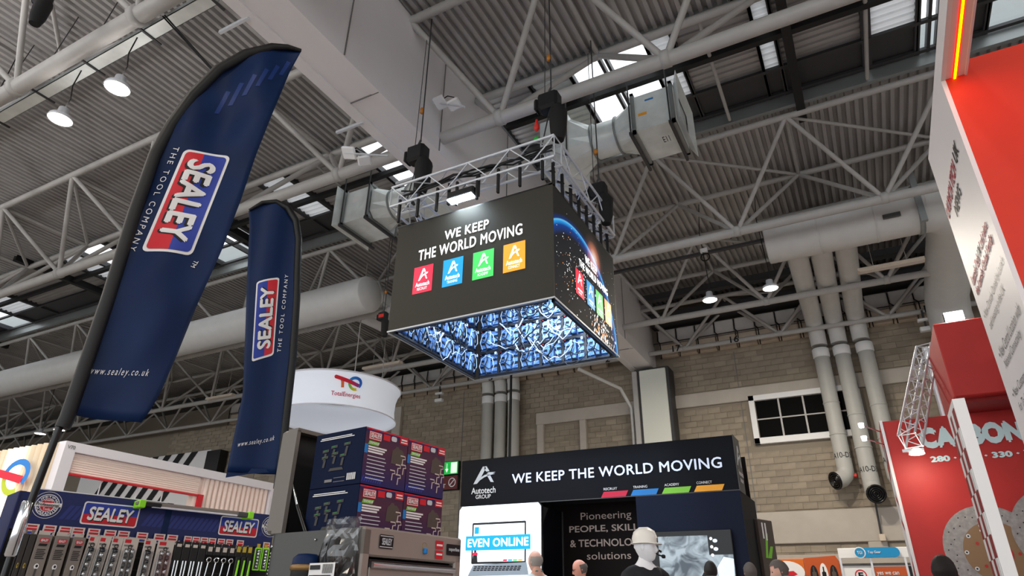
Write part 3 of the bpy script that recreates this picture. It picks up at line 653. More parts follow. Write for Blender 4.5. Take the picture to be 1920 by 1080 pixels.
# starry screen: earth limb glow drawn by distance to a circle in the screen plane
ms = bpy.data.materials.new('earth_screen'); ms.use_nodes = True; nt = ms.node_tree; b_ = nt.nodes['Principled BSDF']
b_.inputs['Base Color'].default_value = (*lin((.13, .13, .13)), 1); b_.inputs['Roughness'].default_value = .7; b_.inputs['Specular IOR Level'].default_value = .05
tc = nt.nodes.new('ShaderNodeTexCoord'); mp = nt.nodes.new('ShaderNodeMapping'); nt.links.new(tc.outputs['Object'], mp.inputs[0])
def dist(cx_, cz_):
    d = nt.nodes.new('ShaderNodeVectorMath'); d.operation = 'DISTANCE'; sv = nt.nodes.new('ShaderNodeVectorMath'); sv.operation = 'MULTIPLY'; sv.inputs[1].default_value = (0, 1, 1)
    nt.links.new(mp.outputs[0], sv.inputs[0]); nt.links.new(sv.outputs[0], d.inputs[0]); d.inputs[1].default_value = (0, cx_, cz_)
    hm = nt.nodes.new('ShaderNodeMath'); hm.operation = 'MULTIPLY'; hm.inputs[1].default_value = .5; nt.links.new(d.outputs['Value'], hm.inputs[0]); return hm.outputs[0]
def ramp(val, stops):
    cr = nt.nodes.new('ShaderNodeValToRGB'); nt.links.new(val, cr.inputs[0])
    while len(cr.color_ramp.elements) < len(stops): cr.color_ramp.elements.new(.5)
    for e, (p, c) in zip(cr.color_ramp.elements, stops): e.position = p; e.color = (*lin([q/255 for q in c]), 1)
    return cr.outputs[0]
EC = (1.0, -.1)
earth = ramp(dist(*EC), [(0, (34, 32, 30)), (.76, (26, 28, 36)), (.835, (10, 66, 150)), (.868, (40, 170, 255)), (.878, (120, 210, 255)), (.89, (12, 52, 120)), (.93, (34, 33, 31))])
sun_ = ramp(dist(1.75, 1.5), [(0, (255, 250, 245)), (.04, (255, 215, 190)), (.1, (200, 120, 90)), (.17, (60, 40, 36)), (.24, (0, 0, 0))])
ad = nt.nodes.new('ShaderNodeMix'); ad.data_type = 'RGBA'; ad.blend_type = 'ADD'; ad.inputs[0].default_value = 1; nt.links.new(earth, ad.inputs[6]); nt.links.new(sun_, ad.inputs[7])
nt.links.new(ad.outputs[2], b_.inputs['Emission Color']); b_.inputs['Emission Strength'].default_value = .8
rs_ = MB().box(W_-.025, W_, .025, D_-.025, 0, H_).obj('screen', ms, cube); rs_['label'] = 'screen showing a blue planet edge and bright specks'
mp.inputs['Location'].default_value = (0, 0, 0)
def fq(u0, u1, v0, v1, side=0):
    if side == 0: return Q((W_*u0, 0, H_*v0), (W_*u1, 0, H_*v0), (W_*u1, 0, H_*v1), (W_*u0, 0, H_*v1))
    return Q((W_, D_*u0, H_*v0), (W_, D_*u1, H_*v0), (W_, D_*u1, H_*v1), (W_, D_*u0, H_*v1))
text('lettering', 'WE KEEP', fq(.335, .62, .745, .835), M['scr_text'], cube, .022, space=1.08)
text('lettering', 'THE WORLD MOVING', fq(.165, .825, .605, .71), M['scr_text'], cube, .022, space=1.08)
for k, (c, nm, u) in enumerate((('s_red', 'RECRUIT', .145), ('s_blue', 'TRAINING', .34), ('s_green', 'ACADEMY', .53), ('s_orange', 'CONNECT', .715))):
    q = fq(u, u+.128, .295, .545); flat('logo_tile', [R01], q, M[c], cube, .006); a_mark(subq(q, .26, .76, .46, .9), M['scr_text'], cube, .009)
    text('lettering', 'Autotech', subq(q, .14, .86, .24, .4), M['scr_text'], cube, .01, .009); text('lettering', nm, subq(q, .24, .76, .1, .2), M['scr_text'], cube, 0, .009)
# starry screen graphics
text('lettering', 'WE KEEP', fq(.46, .66, .6, .68, 1), M['scr_text'], cube, .02, .006, space=1.05); text('lettering', 'THE WORLD MOVING', fq(.36, .84, .505, .575, 1), M['scr_text'], cube, .02, .006, space=1.05)
for c, u in (('s_red', .3), ('s_blue', .47), ('s_green', .62), ('s_orange', .77)):
    q = fq(u, u+.12, .22, .45, 1); flat('logo_tile', [R01], q, M[c], cube, .006); a_mark(subq(q, .2, .8, .45, .9), M['scr_text'], cube, .009)
    flat('small_print', [[(.2, .2), (.8, .2), (.8, .27), (.2, .27)], [(.3, .1), (.7, .1), (.7, .15), (.3, .15)]], q, M['scr_text'], cube, .009)
sparks = []; smi = []
for k in range(420):
    if k < 160: u, v = random.gauss(.3, .13), random.gauss(.38, .16)
    elif k < 330: u, v = random.gauss(.72, .09), abs(random.gauss(0, .15))
    else: u, v = random.random(), random.random()*.8
    if not (.02 < u < .98 and .01 < v < .95): continue
    a = random.uniform(.0015, .004)*(1.5 if k < 330 else .8); lv = a*(3.2 if 160 <= k < 330 else 1.2); sparks.append([(u-a, v), (u, v-lv), (u+a, v), (u, v+lv)]); smi.append(random.choice((0, 0, 1, 2)))
o = flat('sparkles', sparks, fq(0, 1, 0, 1, 1), [M['scr_text'], M['s_orange'], M['s_pale']], cube, .005, smi); o['kind'] = 'stuff'
b = MB(); b.box(-.01, W_+.01, -.012, 0, -.012, .012); b.box(W_, W_+.012, -.01, D_, -.012, .012); b.box(-.012, 0, -.01, D_, -.012, .012); b.box(0, W_, D_, D_+.012, -.012, .012); b.obj('edge_trim', M['print_silver'], cube)
# loose cables inside
lb = MB()
for k in range(60):
    s = random.random(); z = random.uniform(.15, 1.8); pts = []
    ln = random.uniform(.5, 1.2); s0 = random.uniform(.1, .9)
    for q in range(7):
        tt = q/6; sag = .28*math.sin(math.pi*tt)*random.uniform(.6, 1.2)
        if k % 2: pts.append((.2+random.uniform(0, .04), T_+(D_-.5)*s0*.8+ln*tt*.6, z-sag))
        else: pts.append((T_+(W_-.6)*s0*.8+ln*tt*.7, D_-.2-random.uniform(0, .04), z-sag))
    lb.tube(pts, random.choice((.007, .01, .014)), 5, random.choice((0, 1, 1)))
tag(lb.obj('cable_loom', [M['cable_white'], M['cable_black']], cube), kind='stuff')
for x, y in ((.8, .7), (2.2, .7), (2.2, 1.9)):
    L = bpy.data.lights.new('work_light', 'AREA'); L.size = .5; L.energy = 150; L.color = (.72, .86, 1); L.spread = 3.1
    put('light', L, cube, (x, y, H_-.15), None)
    MB().bbox(x-.27, x+.27, y-.27, y+.27, H_-.13, H_-.06, .02).obj('work_lamp', M['led_dark'], cube)
# truss frame on top
tf = thing('lighting_truss', 'square aluminium lattice truss frame above the video cube', 'truss', (CX0, CY0, CZ1))
TZ = .62
b = (MB(), MB()); runs = [((-.12, -.02, TZ), (W_+.12, -.02, TZ)), ((W_-.02, .1, TZ), (W_-.02, D_-.2, TZ)), ((-.02, .1, TZ), (-.02, D_-.2, TZ)), ((-.1, D_-.3, TZ), (W_+.1, D_-.3, TZ))]
for r_ in runs:
    b = (MB(), MB()); truss_beam(b, *r_, .29, .42); b[0].obj('chord', M['alu'], tf); b[1].obj('lattice', M['alu'], tf)
for k in range(8):
    x = .1+k*(W_-.2)/7; MB().box(x-.018, x+.018, -.18, -.13, .02, .5).obj('drop_bracket', M['black'], tf)
for k in range(8):
    y = .1+k*(D_-.3)/7; MB().box(W_-.05, W_+.0, y-.018, y+.018, .02, .5).obj('drop_bracket', M['black'], tf); MB().tube([(W_, y, .3), (W_-.2, y+.12, .5)], .02, 5).obj('clamp', M['black'], tf)
MB().box(-.02, W_+.02, .0, .06, 0, .03).obj('hanging_bar', M['black'], tf); MB().box(W_-.06, W_, 0, D_, 0, .03).obj('hanging_bar', M['black'], tf)
lo = MB()
for k in range(5): lo.tube([(W_*j/8, .02+random.uniform(-.06, .06), .74+random.uniform(-.06, .08)) for j in range(9)], .016, 5)
tag(lo.obj('cable_bundle', M['black'], tf), kind='stuff')
fl = thing('flood_lamp', 'bright white flood lamp clamped on the truss shining down the cube face', 'lamp', (CX0+1.42, CY0-.1, CZ1+.16))
MB().bbox(-.27, .27, -.12, .1, -.02, .14, .03).obj('housing', M['black'], fl); MB().box(-.24, .24, -.13, .02, -.05, -.02).obj('lens', M['lamp_cool'], fl)
for s in (-1, 1): MB().box(s*.3-.015, s*.3+.015, -.03, .03, -.04, .4).obj('yoke', M['black'], fl)
L = bpy.data.lights.new('flood', 'AREA'); L.shape = 'RECTANGLE'; L.size = .45; L.size_y = .12; L.energy = 26; L.color = (.75, .9, 1); put('light', L, fl, (0, -.06, -.07))


# ================================================================== FEATHER FLAGS
def interp(t, pts):
    for (a, x), (b, y) in zip(pts, pts[1:]):
        if t <= b: return x+(y-x)*(t-a)/(b-a) if b > a else x
    return pts[-1][1]
def flag(label, loc, rz, left, right, zs, disp, sleeve, pole, name='feather_flag'):
    d = thing(name, label, 'flag', loc, rz, 'feather flags')
    nx_ = 16; b = MB(); vs = []
    for z in zs:
        a, c = interp(z, left), interp(z, right)
        for k in range(nx_+1):
            s_ = a+(c-a)*k/nx_; vs.append((s_, -disp(s_, z), z))
    b.add(vs, [(r*(nx_+1)+k, r*(nx_+1)+k+1, (r+1)*(nx_+1)+k+1, (r+1)*(nx_+1)+k) for r in range(len(zs)-1) for k in range(nx_)], 0, True)
    o = b.obj('flag_cloth', M['navy'], d); so = o.modifiers.new('s', 'SOLIDIFY'); so.thickness = .004
    MB().tube([(s_, 0, z) for s_, z in sleeve], [w_ for w_ in ([.045]*(len(sleeve)-3)+[.036, .026, .016])], 10).obj('pole_sleeve', M['flag_hem'], d)
    MB().tube([(s_, 0, z) for s_, z in pole], .022, 10).obj('pole', M['gloss_black'], d)
    MB().lathe([(.026, 1.42), (.032, 1.43), (.032, 1.72), (.026, 1.73)], 10, (pole[0][0], 0, 0)).obj('pole_joint', M['chrome'], d)
    b = MB(); b.bbox(-.45, .45, -.03, .03, 0, .03, .008); b.obj('base_bar', M['black'], d); b = MB(); b.bbox(-.03, .03, -.45, .45, 0.03, .06, .008); b.obj('base_bar', M['black'], d)
    return d
def frange(a, b, n): return [a+(b-a)*k/(n-1) for k in range(n)]
d1 = lambda s_, z: .02*math.sin(s_*13+z*1.1)+.014*math.sin(z*4.1+s_*7)+.008*math.sin(z*9-s_*16)
L1 = [(2.25, .02), (3.1, .035), (3.8, .028), (4.35, .04), (4.66, .085), (5.01, .167), (5.38, .303), (5.65, .475), (5.85, .675), (5.92, .81), (5.941, .93)]
R1 = [(2.25, .43), (2.32, .46), (2.48, .504), (2.76, .543), (3.19, .593), (3.67, .666), (4.13, .716), (4.63, .752), (5.1, .805), (5.67, .875), (5.941, .932)]
z1 = frange(2.27, 5.3, 40)+frange(5.34, 5.8, 12)+frange(5.82, 5.941, 9)
f1 = flag('large navy feather flag with curved tip reading SEALEY THE TOOL COMPANY downwards', (-4.46, 2.25, 0), math.atan2(.848, .53), L1, R1, z1, d1,
          [(.012, 2.18)]+[(x, z) for z, x in L1], [(-.04, 0), (-.035, 1.5), (.0, 2.3)])
w1 = lambda p: V((p.x, p.y-d1(p.x, p.z), p.z))
lq = Q((.226, 0, 4.46), (.14, 0, 3.51), (.474, 0, 3.574), (.566, 0, 4.549)); sealey(lq, f1, 2.5, w1, .006)
text('lettering', 'THE TOOL COMPANY', Q((.15, 0, 4.46), (.065, 0, 3.5), (.105, 0, 3.5), (.19, 0, 4.46)), M['print_white'], f1, 0, .008, 0, w1, space=1.5)
text('lettering', 'www.sealey.co.uk', Q((.055, 0, 2.54), (.40, 0, 2.57), (.405, 0, 2.635), (.06, 0, 2.605)), M['print_white'], f1, .0, .008, .15, w1, space=1.4)
text('lettering', 'TM', Q((.50, 0, 3.55), (.485, 0, 3.49), (.515, 0, 3.485), (.53, 0, 3.545)), M['print_white'], f1, 0, .008, 0, w1)
for k in range(6): flat('print_stripe', [[(.36+k*.085, 4.92+k*.13), (.395+k*.085, 4.94+k*.13), (.44+k*.085, 5.2+k*.115), (.405+k*.085, 5.2+k*.115)]], Q((0, 0, 0), (1, 0, 0), (1, 0, 1), (0, 0, 1)), M['flag_stripe'], f1, .004, None, w1)
d2 = lambda s_, z: .022*math.sin(s_*15+z*.7)+.01*math.sin(z*3.1)
L2 = [(2.2, -.54), (2.375, -.533), (2.8, -.535), (3.28, -.531), (4.03, -.642), (4.71, -.748), (5.44, -.85), (5.63, -.897), (5.77, -.769), (5.83, -.617)]
R2 = [(2.2, -.03), (2.47, -.04), (2.97, -.026), (3.72, -.069), (4.53, -.146), (5.335, -.245), (5.6, -.318), (5.77, -.444), (5.83, -.6)]
z2 = frange(2.44, 5.5, 40)+frange(5.53, 5.83, 16)
f2 = flag('narrow navy feather flag with rounded top reading SEALEY upwards, behind the tool stand', (-5.6, 5.15, 0), math.atan2(.735, .678), L2, R2, z2, d2,
          [(.0, 2.3), (-.03, 2.97), (-.069, 3.72), (-.146, 4.53), (-.2, 4.95), (-.245, 5.335), (-.318, 5.6), (-.444, 5.77), (-.6, 5.83), (-.76, 5.78), (-.89, 5.64)], [(.02, 0), (.015, 1.6), (-.0, 2.4)])
w2 = lambda p: V((p.x, p.y-d2(p.x, p.z), p.z))
b = MB(); b.add([(-.533, -.012, 2.375), (-.3, -.012, 2.43), (-.04, -.012, 2.47), (-.05, -.012, 2.46), (-.045, 0, 2.5), (-.53, 0, 2.48)], [(0, 1, 2, 4, 5)]); b.obj('flag_corner', M['navy'], f2)
sealey(Q((-.289, 0, 3.79), (-.386, 0, 4.777), (-.63, 0, 4.66), (-.505, 0, 3.66)), f2, 4.0, w2, .006)
text('lettering', 'THE TOOL COMPANY', Q((-.215, 0, 3.83), (-.29, 0, 4.83), (-.33, 0, 4.83), (-.255, 0, 3.83)), M['print_white'], f2, 0, .008, 0, w2, space=1.5)
text('lettering', 'www.sealey.co.uk', Q((-.475, 0, 2.68), (-.12, 0, 2.79), (-.12, 0, 2.86), (-.475, 0, 2.75)), M['print_white'], f2, 0, .008, .15, w2, space=1.3)

# ================================================================== TOOL DISPLAY STAND
GA = math.atan2(.963, .268)
gs = thing('tool_display_stand', 'tool display stand with blue SEALEY header board and hanging packs', 'display stand', (-5.92, 2.95, 0), GA)
MB().box(0, 1.05, 0, .02, 1.69, 2.0).obj('header_board', M['navy_print'], gs); MB().box(1.06, 2.09, 0, .02, 1.69, 1.995).obj('header_board', M['navy_print'], gs)
MB().box(0, 1.05, -.002, .022, 1.998, 2.006).obj('board_edge', M['print_white'], gs)
MB().box(-.1, -.09, -.02, .4, 0, 1.97).obj('end_panel', M['navy_print'], gs); MB().box(-.1, 0, .0, .02, 1.69, 1.97).obj('end_return', M['navy_print'], gs)
MB().box(-.09, 2.1, .03, .06, .1, 1.7).obj('back_panel', M['card_black'], gs)
MB().bbox(-.1, 2.12, -.4, .42, 0, .1, .01).obj('plinth', M['chest_dark'], gs)
MB().box(1.03, 1.085, -.003, .0, 1.69, 2.0).obj('board_joint', M['navy'], gs)
for x in (-.06, 1.05, 2.1): MB().box(x-.02, x+.02, .06, .1, .1, 1.98).obj('upright', M['chest_dark'], gs)
b = MB()
for k in range(16): b.box(0, 2.09, .024, .03, .2+k*.095, .205+k*.095)
tag(b.obj('slots', M['steel_dark'], gs), kind='stuff')
sealey(rect(.375, .815, 0, 1.765, 1.945), gs, 2.4, None, .003); sealey(rect(1.54, 1.925, 0, 1.77, 1.94), gs, 2.3, None, .003)
for x0, n in ((.85, 6), (1.12, 9), (1.94, 3), (.22, 4)):
    for k in range(n): flat('print_stripe', [[(0, 0), (.35, 0), (1, 1), (.65, 1)]], rect(x0+k*.045, x0+k*.045+.09, 0, 1.79, 1.9), M['navy_stripe'], gs, .002)
def seal(cx_, cz, r, px_):
    q = rect(cx_-r, cx_+r, 0, cz-r, cz+r)
    flat('seal', [circ(.5, .5, .5)], q, M['navy_print'], px_, .002); ring = lambda a, c: [[p, q_, s_, t_] for p, q_, s_, t_ in zip(circ(.5, .5, a, n=32), circ(.5, .5, a, n=32)[1:]+circ(.5, .5, a, n=32)[:1], circ(.5, .5, c, n=32)[1:]+circ(.5, .5, c, n=32)[:1], circ(.5, .5, c, n=32))]
    flat('seal_ring', ring(.49, .475)+ring(.4, .375)+ring(.25, .235), q, M['print_white'], px_, .003); flat('seal_disc', [circ(.5, .5, .235)], q, M['print_red'], px_, .003)
    def arc(r_, up_):
        def f(p):
            u = (p.x-(cx_-r))/(2*r); v = (p.z-(cz-r))/(2*r); a = math.radians((90-(u-.5)*150) if up_ else (270+(u-.5)*160)); rad = r*(r_+ (v-.5) * 1.0*(1 if up_ else 1))
            return V((cx_+rad*math.cos(a), p.y, cz+rad*math.sin(a)))
        return f
    text('lettering', 'LIFETIME', rect(cx_-r, cx_+r, 0, cz-r*.14, cz+r*.14), M['print_white'], px_, .03, .005, 0, arc(.62, True))
    q2 = rect(cx_-r, cx_+r, 0, cz-r*.14, cz+r*.14)
    def low(p):
        u = (p.x-(cx_-r))/(2*r); v = (p.z-cz)/(2*r); a = math.radians(270+(u-.5)*165); rad = r*(.62-v*2); return V((cx_+rad*math.cos(a), p.y, cz+rad*math.sin(a)))
    text('lettering', 'GUARANTEE', q2, M['print_white'], px_, .03, .005, 0, low)
    flat('ribbon', [[(.03, .42), (.97, .46), (.97, .6), (.03, .56)]], q, M['print_white'], px_, .006); text('lettering', 'Professional', subq(q, .12, .88, .455, .57), M['print_black'], px_, .02, .008)
    text('lettering', 'Quality', subq(q, .34, .66, .62, .72), M['print_white'], px_, .02, .008); text('lettering', 'Tools', subq(q, .38, .62, .3, .4), M['print_white'], px_, .02, .008)
seal(.115, 1.885, .105, gs); seal(2.06, 1.885, .1, gs)
tg_ = lambda p: p
for a in (.01, .13, .24, .335, .45, .575, .68, .83, .975, 1.085, 1.235, 1.31, 1.385, 1.46, 1.545, 1.625, 1.73, 2.0):
    wd = .092 if a < 1.2 else .068
    tk = MB().box(a, a+wd, -.025, -.021, 1.655, 1.735).obj('price_ticket', M['ticket'], gs)
    q = rect(a, a+wd, -.025, 1.655, 1.735); flat('ticket_print', [[(.15, .72), (.85, .72), (.85, .88), (.15, .88)], [(.12, .42), (.88, .42), (.88, .62), (.12, .62)], [(.15, .1), (.8, .1), (.8, .3), (.15, .3)]], q, [M['print_red'], M['print_blue']], tk, .002, [0, 0, 1])
    MB().tube([(a+wd/2, .03, 1.66), (a+wd/2, -.2, 1.675)], .004, 5).obj('hook', M['chrome'], gs)
ca, sa = math.cos(GA), math.sin(GA)
def gloc(x, y, z): return (-5.92+x*ca-y*sa, 2.95+x*sa+y*ca, z)
def gthing(name, label, cat, x, y, z, group=None, tilt=0):
    o = thing(name, label, cat, gloc(x, y, z), GA, group)
    if tilt: o.rotation_euler = (0, tilt, GA)
    return o
GP = 'packs hanging on the tool display stand'
def spanner_box(x, wd, label, dark=False, badge=True):
    o = gthing('spanner_box', label, 'tool box', x, -.13, 1.2, GP)
    MB().bbox(0, wd, -.05, .06, 0, .45, .003).obj('carton', M['pack_dark' if dark else 'pack_grey'], o); MB().box(.012, wd-.012, -.005, .005, .45, .482).obj('hang_tab', M['card_beige'] if not dark else M['pack_grey'], o)
    q = rect(0, wd, -.051, 0, .45)
    if badge and not dark:
        flat('badge', [rr(.1, 2.4)], subq(q, .22, .82, .88, .945), M['print_red'], o); text('lettering', 'SEALEY', subq(q, .28, .76, .893, .932), M['print_white'], o, .03, .005)
        flat('small_print', [[(.2, .82), (.75, .82), (.8, .86), (.25, .86)]]+[[(.2, .8-k*.028), (.82-.05*(k % 3), .8-k*.028), (.82-.05*(k % 3), .787-k*.028), (.2, .787-k*.028)] for k in range(1, 7)], q, M['print_black'], o, .003)
    flat('tool_print', [circ(.5, .5, .16, .045)], q, M['print_white' if not dark else 'brass'], o, .003); flat('tool_print', [circ(.52, .505, .08, .022)], q, M['print_black'], o, .004)
    flat('tool_print', [[(.42, .0), (.6, .0), (.58, .465), (.44, .465)]], q, M['chest_dark'], o, .0035); return o
spanner_box(-.055, .04, 'thin dark spanner carton at the stand end, edge of the row', True); spanner_box(-.01, .035, 'thin dark spanner carton with dull ring, second from the stand end', True); spanner_box(.03, .042, 'thin dark spanner carton with yellow ring next to a grey carton', True)
spanner_box(.08, .1, 'grey SEALEY spanner carton under the round guarantee seal'); spanner_box(.2, .1, 'grey SEALEY spanner carton between two like cartons'); spanner_box(.325, .09, 'grey SEALEY spanner carton beside the pink socket card')
def socket_card(x, wd, label, cols=1, dark=False, tint='chrome', tilt=0.):
    o = gthing('socket_rail_card', label, 'socket set', x, -.15, 1.22, GP, tilt)
    MB().bbox(0, wd, -.004, .004, 0, .46, .003).obj('card', M['card_beige'], o)
    flat('card_print', [[(.1, .9), (.5, .9), (.5, .96), (.1, .96)], [(.1, .84), (.7, .84), (.7, .87), (.1, .87)]], rect(0, wd, -.004, 0, .46), [M['print_red'], M['print_grey']], o, .002, [0, 1])
    MB().bbox(wd*.1, wd*.95, -.04, -.004, .0, .36, .006).obj('blister', M['clear'], o)
    for c in range(cols):
        xc = wd*(.35 if cols == 1 else (.32 if c == 0 else .68)); MB().box(xc-.012, xc+.012, -.014, -.004, 0, .37).obj('rail', M['card_black'], o)
        for k in range(10):
            r = .012+.001*(9-k)*(.8 if cols == 1 else .5)
            MB().lathe([(0, -.0), (r, -.0), (r, .018), (r*.8, .022), (r*.8, .03), (0, .03)], 10, (xc+(.012 if cols == 1 else 0), -.024, 0), 'X' if False else 'Z').obj('socket', M['chrome_dark' if (k+cols) % 2 else tint], o, (0, 0, .335-k*.036))
    MB().lathe([(.012, -.004), (.017, 0), (.012, .004)], 10, (wd*.5, -.01, .385), 'Y').obj('rail_clip', M['card_black'], o)
    return o
socket_card(.415, .075, 'socket rail on a card with pink printing, next to the grey cartons', tilt=.06)
socket_card(.495, .09, 'socket rail on a beige card hanging second among the socket cards', tilt=.05); socket_card(.6, .085, 'socket rail on a beige card under the blue SEALEY badge', tilt=.03)
socket_card(.7, .12, 'wide beige card with two black and chrome socket rails under the light bar clip', 2, True); socket_card(.865, .095, 'narrow beige socket card left of the last wide card', 1, True); socket_card(.975, .14, 'last wide beige socket card before the black carded tools', 2, True)
def tool_card(x, wd, label, kind):
    o = gthing('carded_tool', label, 'hand tool', x, -.15, 1.22, GP)
    MB().bbox(0, wd, -.004, .004, .36 if kind != 'ext' else .22, .46, .003).obj('card', M['card_black'], o)
    if kind == 'ext':
        for k in range(2): MB().tube([(wd*(.3+.4*k), -.012, .3), (wd*(.3+.4*k), -.012, -.1)], .007, 8).obj('bar', M['chrome'], o)
        flat('card_print', [[(.2, .8), (.8, .8), (.8, .9), (.2, .9)]], rect(0, wd, -.004, .22, .46), M['card_beige'], o)
    elif kind == 'ratchet':
        flat('card_print', [[(.2, .3), (.8, .3), (.8, .7), (.2, .7)]], rect(0, wd, -.004, .36, .46), M['card_beige'], o)
        MB().lathe([(.016, -.006), (.024, -.006), (.024, .006), (.016, .006), (.016, -.006)], 14, (wd*.5, -.015, .32), 'Y').obj('ring_head', M['chrome'], o)
        MB().tube([(wd*.5, -.015, .3), (wd*.38, -.015, .2), (wd*.25, -.015, .1)], [.007, .006, .008], 8).obj('shank', M['chrome'], o)
        MB().tube([(wd*.25, -.015, .11), (wd*.1, -.015, .02), (-wd*.05, -.015, -.1)], [.011, .016, .014], 8).obj('grip', M['green'], o)
    elif kind == 'grip':
        MB().bbox(.002, wd-.002, -.03, -.004, .02, .36, .006).obj('blister', M['card_black'], o); MB().tube([(wd*.6, -.035, .33), (wd*.4, -.035, .05)], [.008, .012], 8).obj('grip', M['green'], o)
        flat('card_print', [R01], subq(rect(0, wd, -.004, .36, .46), .15, .85, .4, .9), M['brass'], o)
    return o
xs = 1.125
for k, lb in enumerate(('chrome extension bars on a black card beside the beige socket cards', 'chrome extension bars on a black card, second of four', 'chrome extension bars on a black card, third of four', 'chrome extension bars on a black card next to the ring spanners')): tool_card(xs, .065, lb, 'ext'); xs += .07
for k, lb in enumerate(('chrome ring spanner with lime grip next to the extension bars', 'chrome ring spanner with lime grip, second of four', 'chrome ring spanner with lime grip, third of four', 'chrome ring spanner with lime grip next to the green blistered tools')): tool_card(xs, .062, lb, 'ratchet'); xs += .068
for k, lb in enumerate(('black blister with a slim lime tool beside the ring spanners', 'black blister with a slim lime tool, middle one', 'black blister with a slim lime tool beside the green cases')): tool_card(xs, .05, lb, 'grip'); xs += .055
for k, (x, lb) in enumerate(((1.855, 'lime edged socket case with an empty look, hanging nearer the blisters'), (1.93, 'lime edged bit case hanging next to the black bit strips'))):
    o = gthing('bit_case', lb, 'tool case', x, -.15, 1.47, GP)
    MB().bbox(0, .068, -.02, .0, 0, .2, .008).obj('case', M['chest_dark'], o); b = MB()
    b.bbox(0, .068, -.026, -.018, 0, .012, .003); b.bbox(0, .068, -.026, -.018, .188, .2, .003); b.bbox(0, .01, -.026, -.018, 0, .2, .003); b.bbox(.058, .068, -.026, -.018, 0, .2, .003); b.obj('rim', M['green'], o)
    for j in range(6): MB().lathe([(0, 0), (.012, 0), (.012, .02), (0, .02)], 8, (.034, -.028, .025+j*.027)).obj('bit', M['chrome'], o)
    MB().box(.02, .05, -.01, 0, .2, .235).obj('hang_tab', M['brass'], o)
for x, lb in ((2.01, 'black and white strip of bits hanging at the stand edge'), (2.06, 'blue card at the very edge of the stand beside the grey chest')):
    o = gthing('bit_strip', lb, 'bit set', x, -.15, 1.2, GP); MB().bbox(0, .045, -.01, 0, 0, .48, .003).obj('card', M['card_black'] if x < 2.05 else M['navy_print'], o)
    for j in range(14 if x < 2.05 else 2):
        for i in range(2): MB().bbox(.004+i*.02, .02+i*.02, -.018, -.01, .03+j*.03, .045+j*.03, .002).obj('bit', M['print_white'], o)
lb_ = gthing('light_bar', 'slim grey LED inspection light bar with lime clips on the header board', 'lamp', .74, -.1, 1.945)
MB().bbox(0, 1.03, -.03, .03, 0, .035, .008).obj('body', M['pack_grey'], lb_); MB().bbox(.12, .9, -.034, -.012, -.012, .004, .004).obj('diffuser', M['te_white'], lb_)
for x in (.01, 1.0): MB().bbox(x, x+.055, -.045, .1, -.022, .042, .006).obj('clip', M['green'], lb_)
MB().bbox(.06, .2, -.036, .036, -.01, .03, .006).obj('end_cap', M['black'], lb_); MB().bbox(.9, 1.0, -.036, .036, -.012, .03, .006).obj('end_cap', M['chest_dark'], lb_)
# person-high dark bag edge behind the pole
o = thing('packed_bag', 'dark shiny bundle in clear wrap at the stand end by the flag pole', 'bag', (-6.12, 2.66, 0), GA)
b = MB(); random.seed(3); vs = []; n = 18
for j in range(12):
    for k in range(n):
        a = 2*math.pi*k/n; r = (.12+.03*math.sin(a*3+j))*(1-.05*abs(j-6))*random.uniform(.85, 1.1); vs.append((r*math.cos(a), r*math.sin(a), j*.155))
b.add(vs, [(j*n+k, j*n+(k+1) % n, (j+1)*n+(k+1) % n, (j+1)*n+k) for j in range(11) for k in range(n)]+[tuple(range(11*n, 12*n))], 0, False); b.obj('bundle', M['gloss_black'], o)
b = MB(); b.add([(x*1.1, y*1.1, z*1.02) for x, y, z in vs], b.f or [(j*n+k, j*n+(k+1) % n, (j+1)*n+(k+1) % n, (j+1)*n+k) for j in range(11) for k in range(n)]); b.obj('wrap', M['clear'], o)

# ================================================================== TOOL CHEST AND BOXES
CA = math.atan2(.99, .135)
tc = thing('tool_chest', 'grey metal tool chest with drawers and raised lid', 'tool chest', (-1.97, 2.32, 0), CA)
b = MB(); b.box(0, .02, .0, .62, .1, 1.5); b.box(.64, .66, 0, .62, .1, 1.5); b.box(0, .66, .6, .62, .1, 1.5); b.box(0, .66, 0.02, .62, .1, .12); b.box(0.02, .64, .02, .6, 1.415, 1.43)
b.obj('carcass', M['chest_dark'], tc)
b = MB(); b.bbox(0, .05, -.012, .03, .1, 1.5, .008); b.bbox(.61, .66, -.012, .03, .1, 1.5, .008); b.bbox(0, .66, -.012, .03, 1.385, 1.505, .008); b.obj('front_frame', M['chest'], tc)
zt_ = 1.38
for k in range(9):
    hgt = .105 if k < 6 else .16; dr = MB(); dr.bbox(.055, .605, -.008, .02, zt_-hgt+.01, zt_-.035, .004); o = dr.obj('drawer', M['chest'], tc)
    MB().tube([(.06, -.018, zt_-.028), (.6, -.018, zt_-.028)], .014, 10).obj('handle', M['chrome'], o); MB().box(.055, .605, -.004, .02, zt_-.045, zt_-.005).obj('finger_recess', M['card_black'], o)
    zt_ -= hgt
    if zt_ < .25: break
q = rect(0, .66, -.013, 1.385, 1.505)
flat('badge', [rr(.1, 1.6)], subq(q, .14, .27, .3, .78), M['print_black'], tc); flat('badge_edge', [[(.04, .08), (.96, .08), (.96, .14), (.04, .14)], [(.04, .86), (.96, .86), (.96, .92), (.04, .92)]], subq(q, .14, .27, .3, .78), M['print_silver'], tc, .004); text('lettering', 'SEALEY', subq(q, .16, .25, .42, .66), M['print_silver'], tc, .03, .005)
flat('badge', [rr(.1, 2.2)], subq(q, .82, .98, .3, .72), M['print_black'], tc); text('lettering', 'superline', subq(q, .84, .96, .42, .6), M['print_silver'], tc, .03, .005)
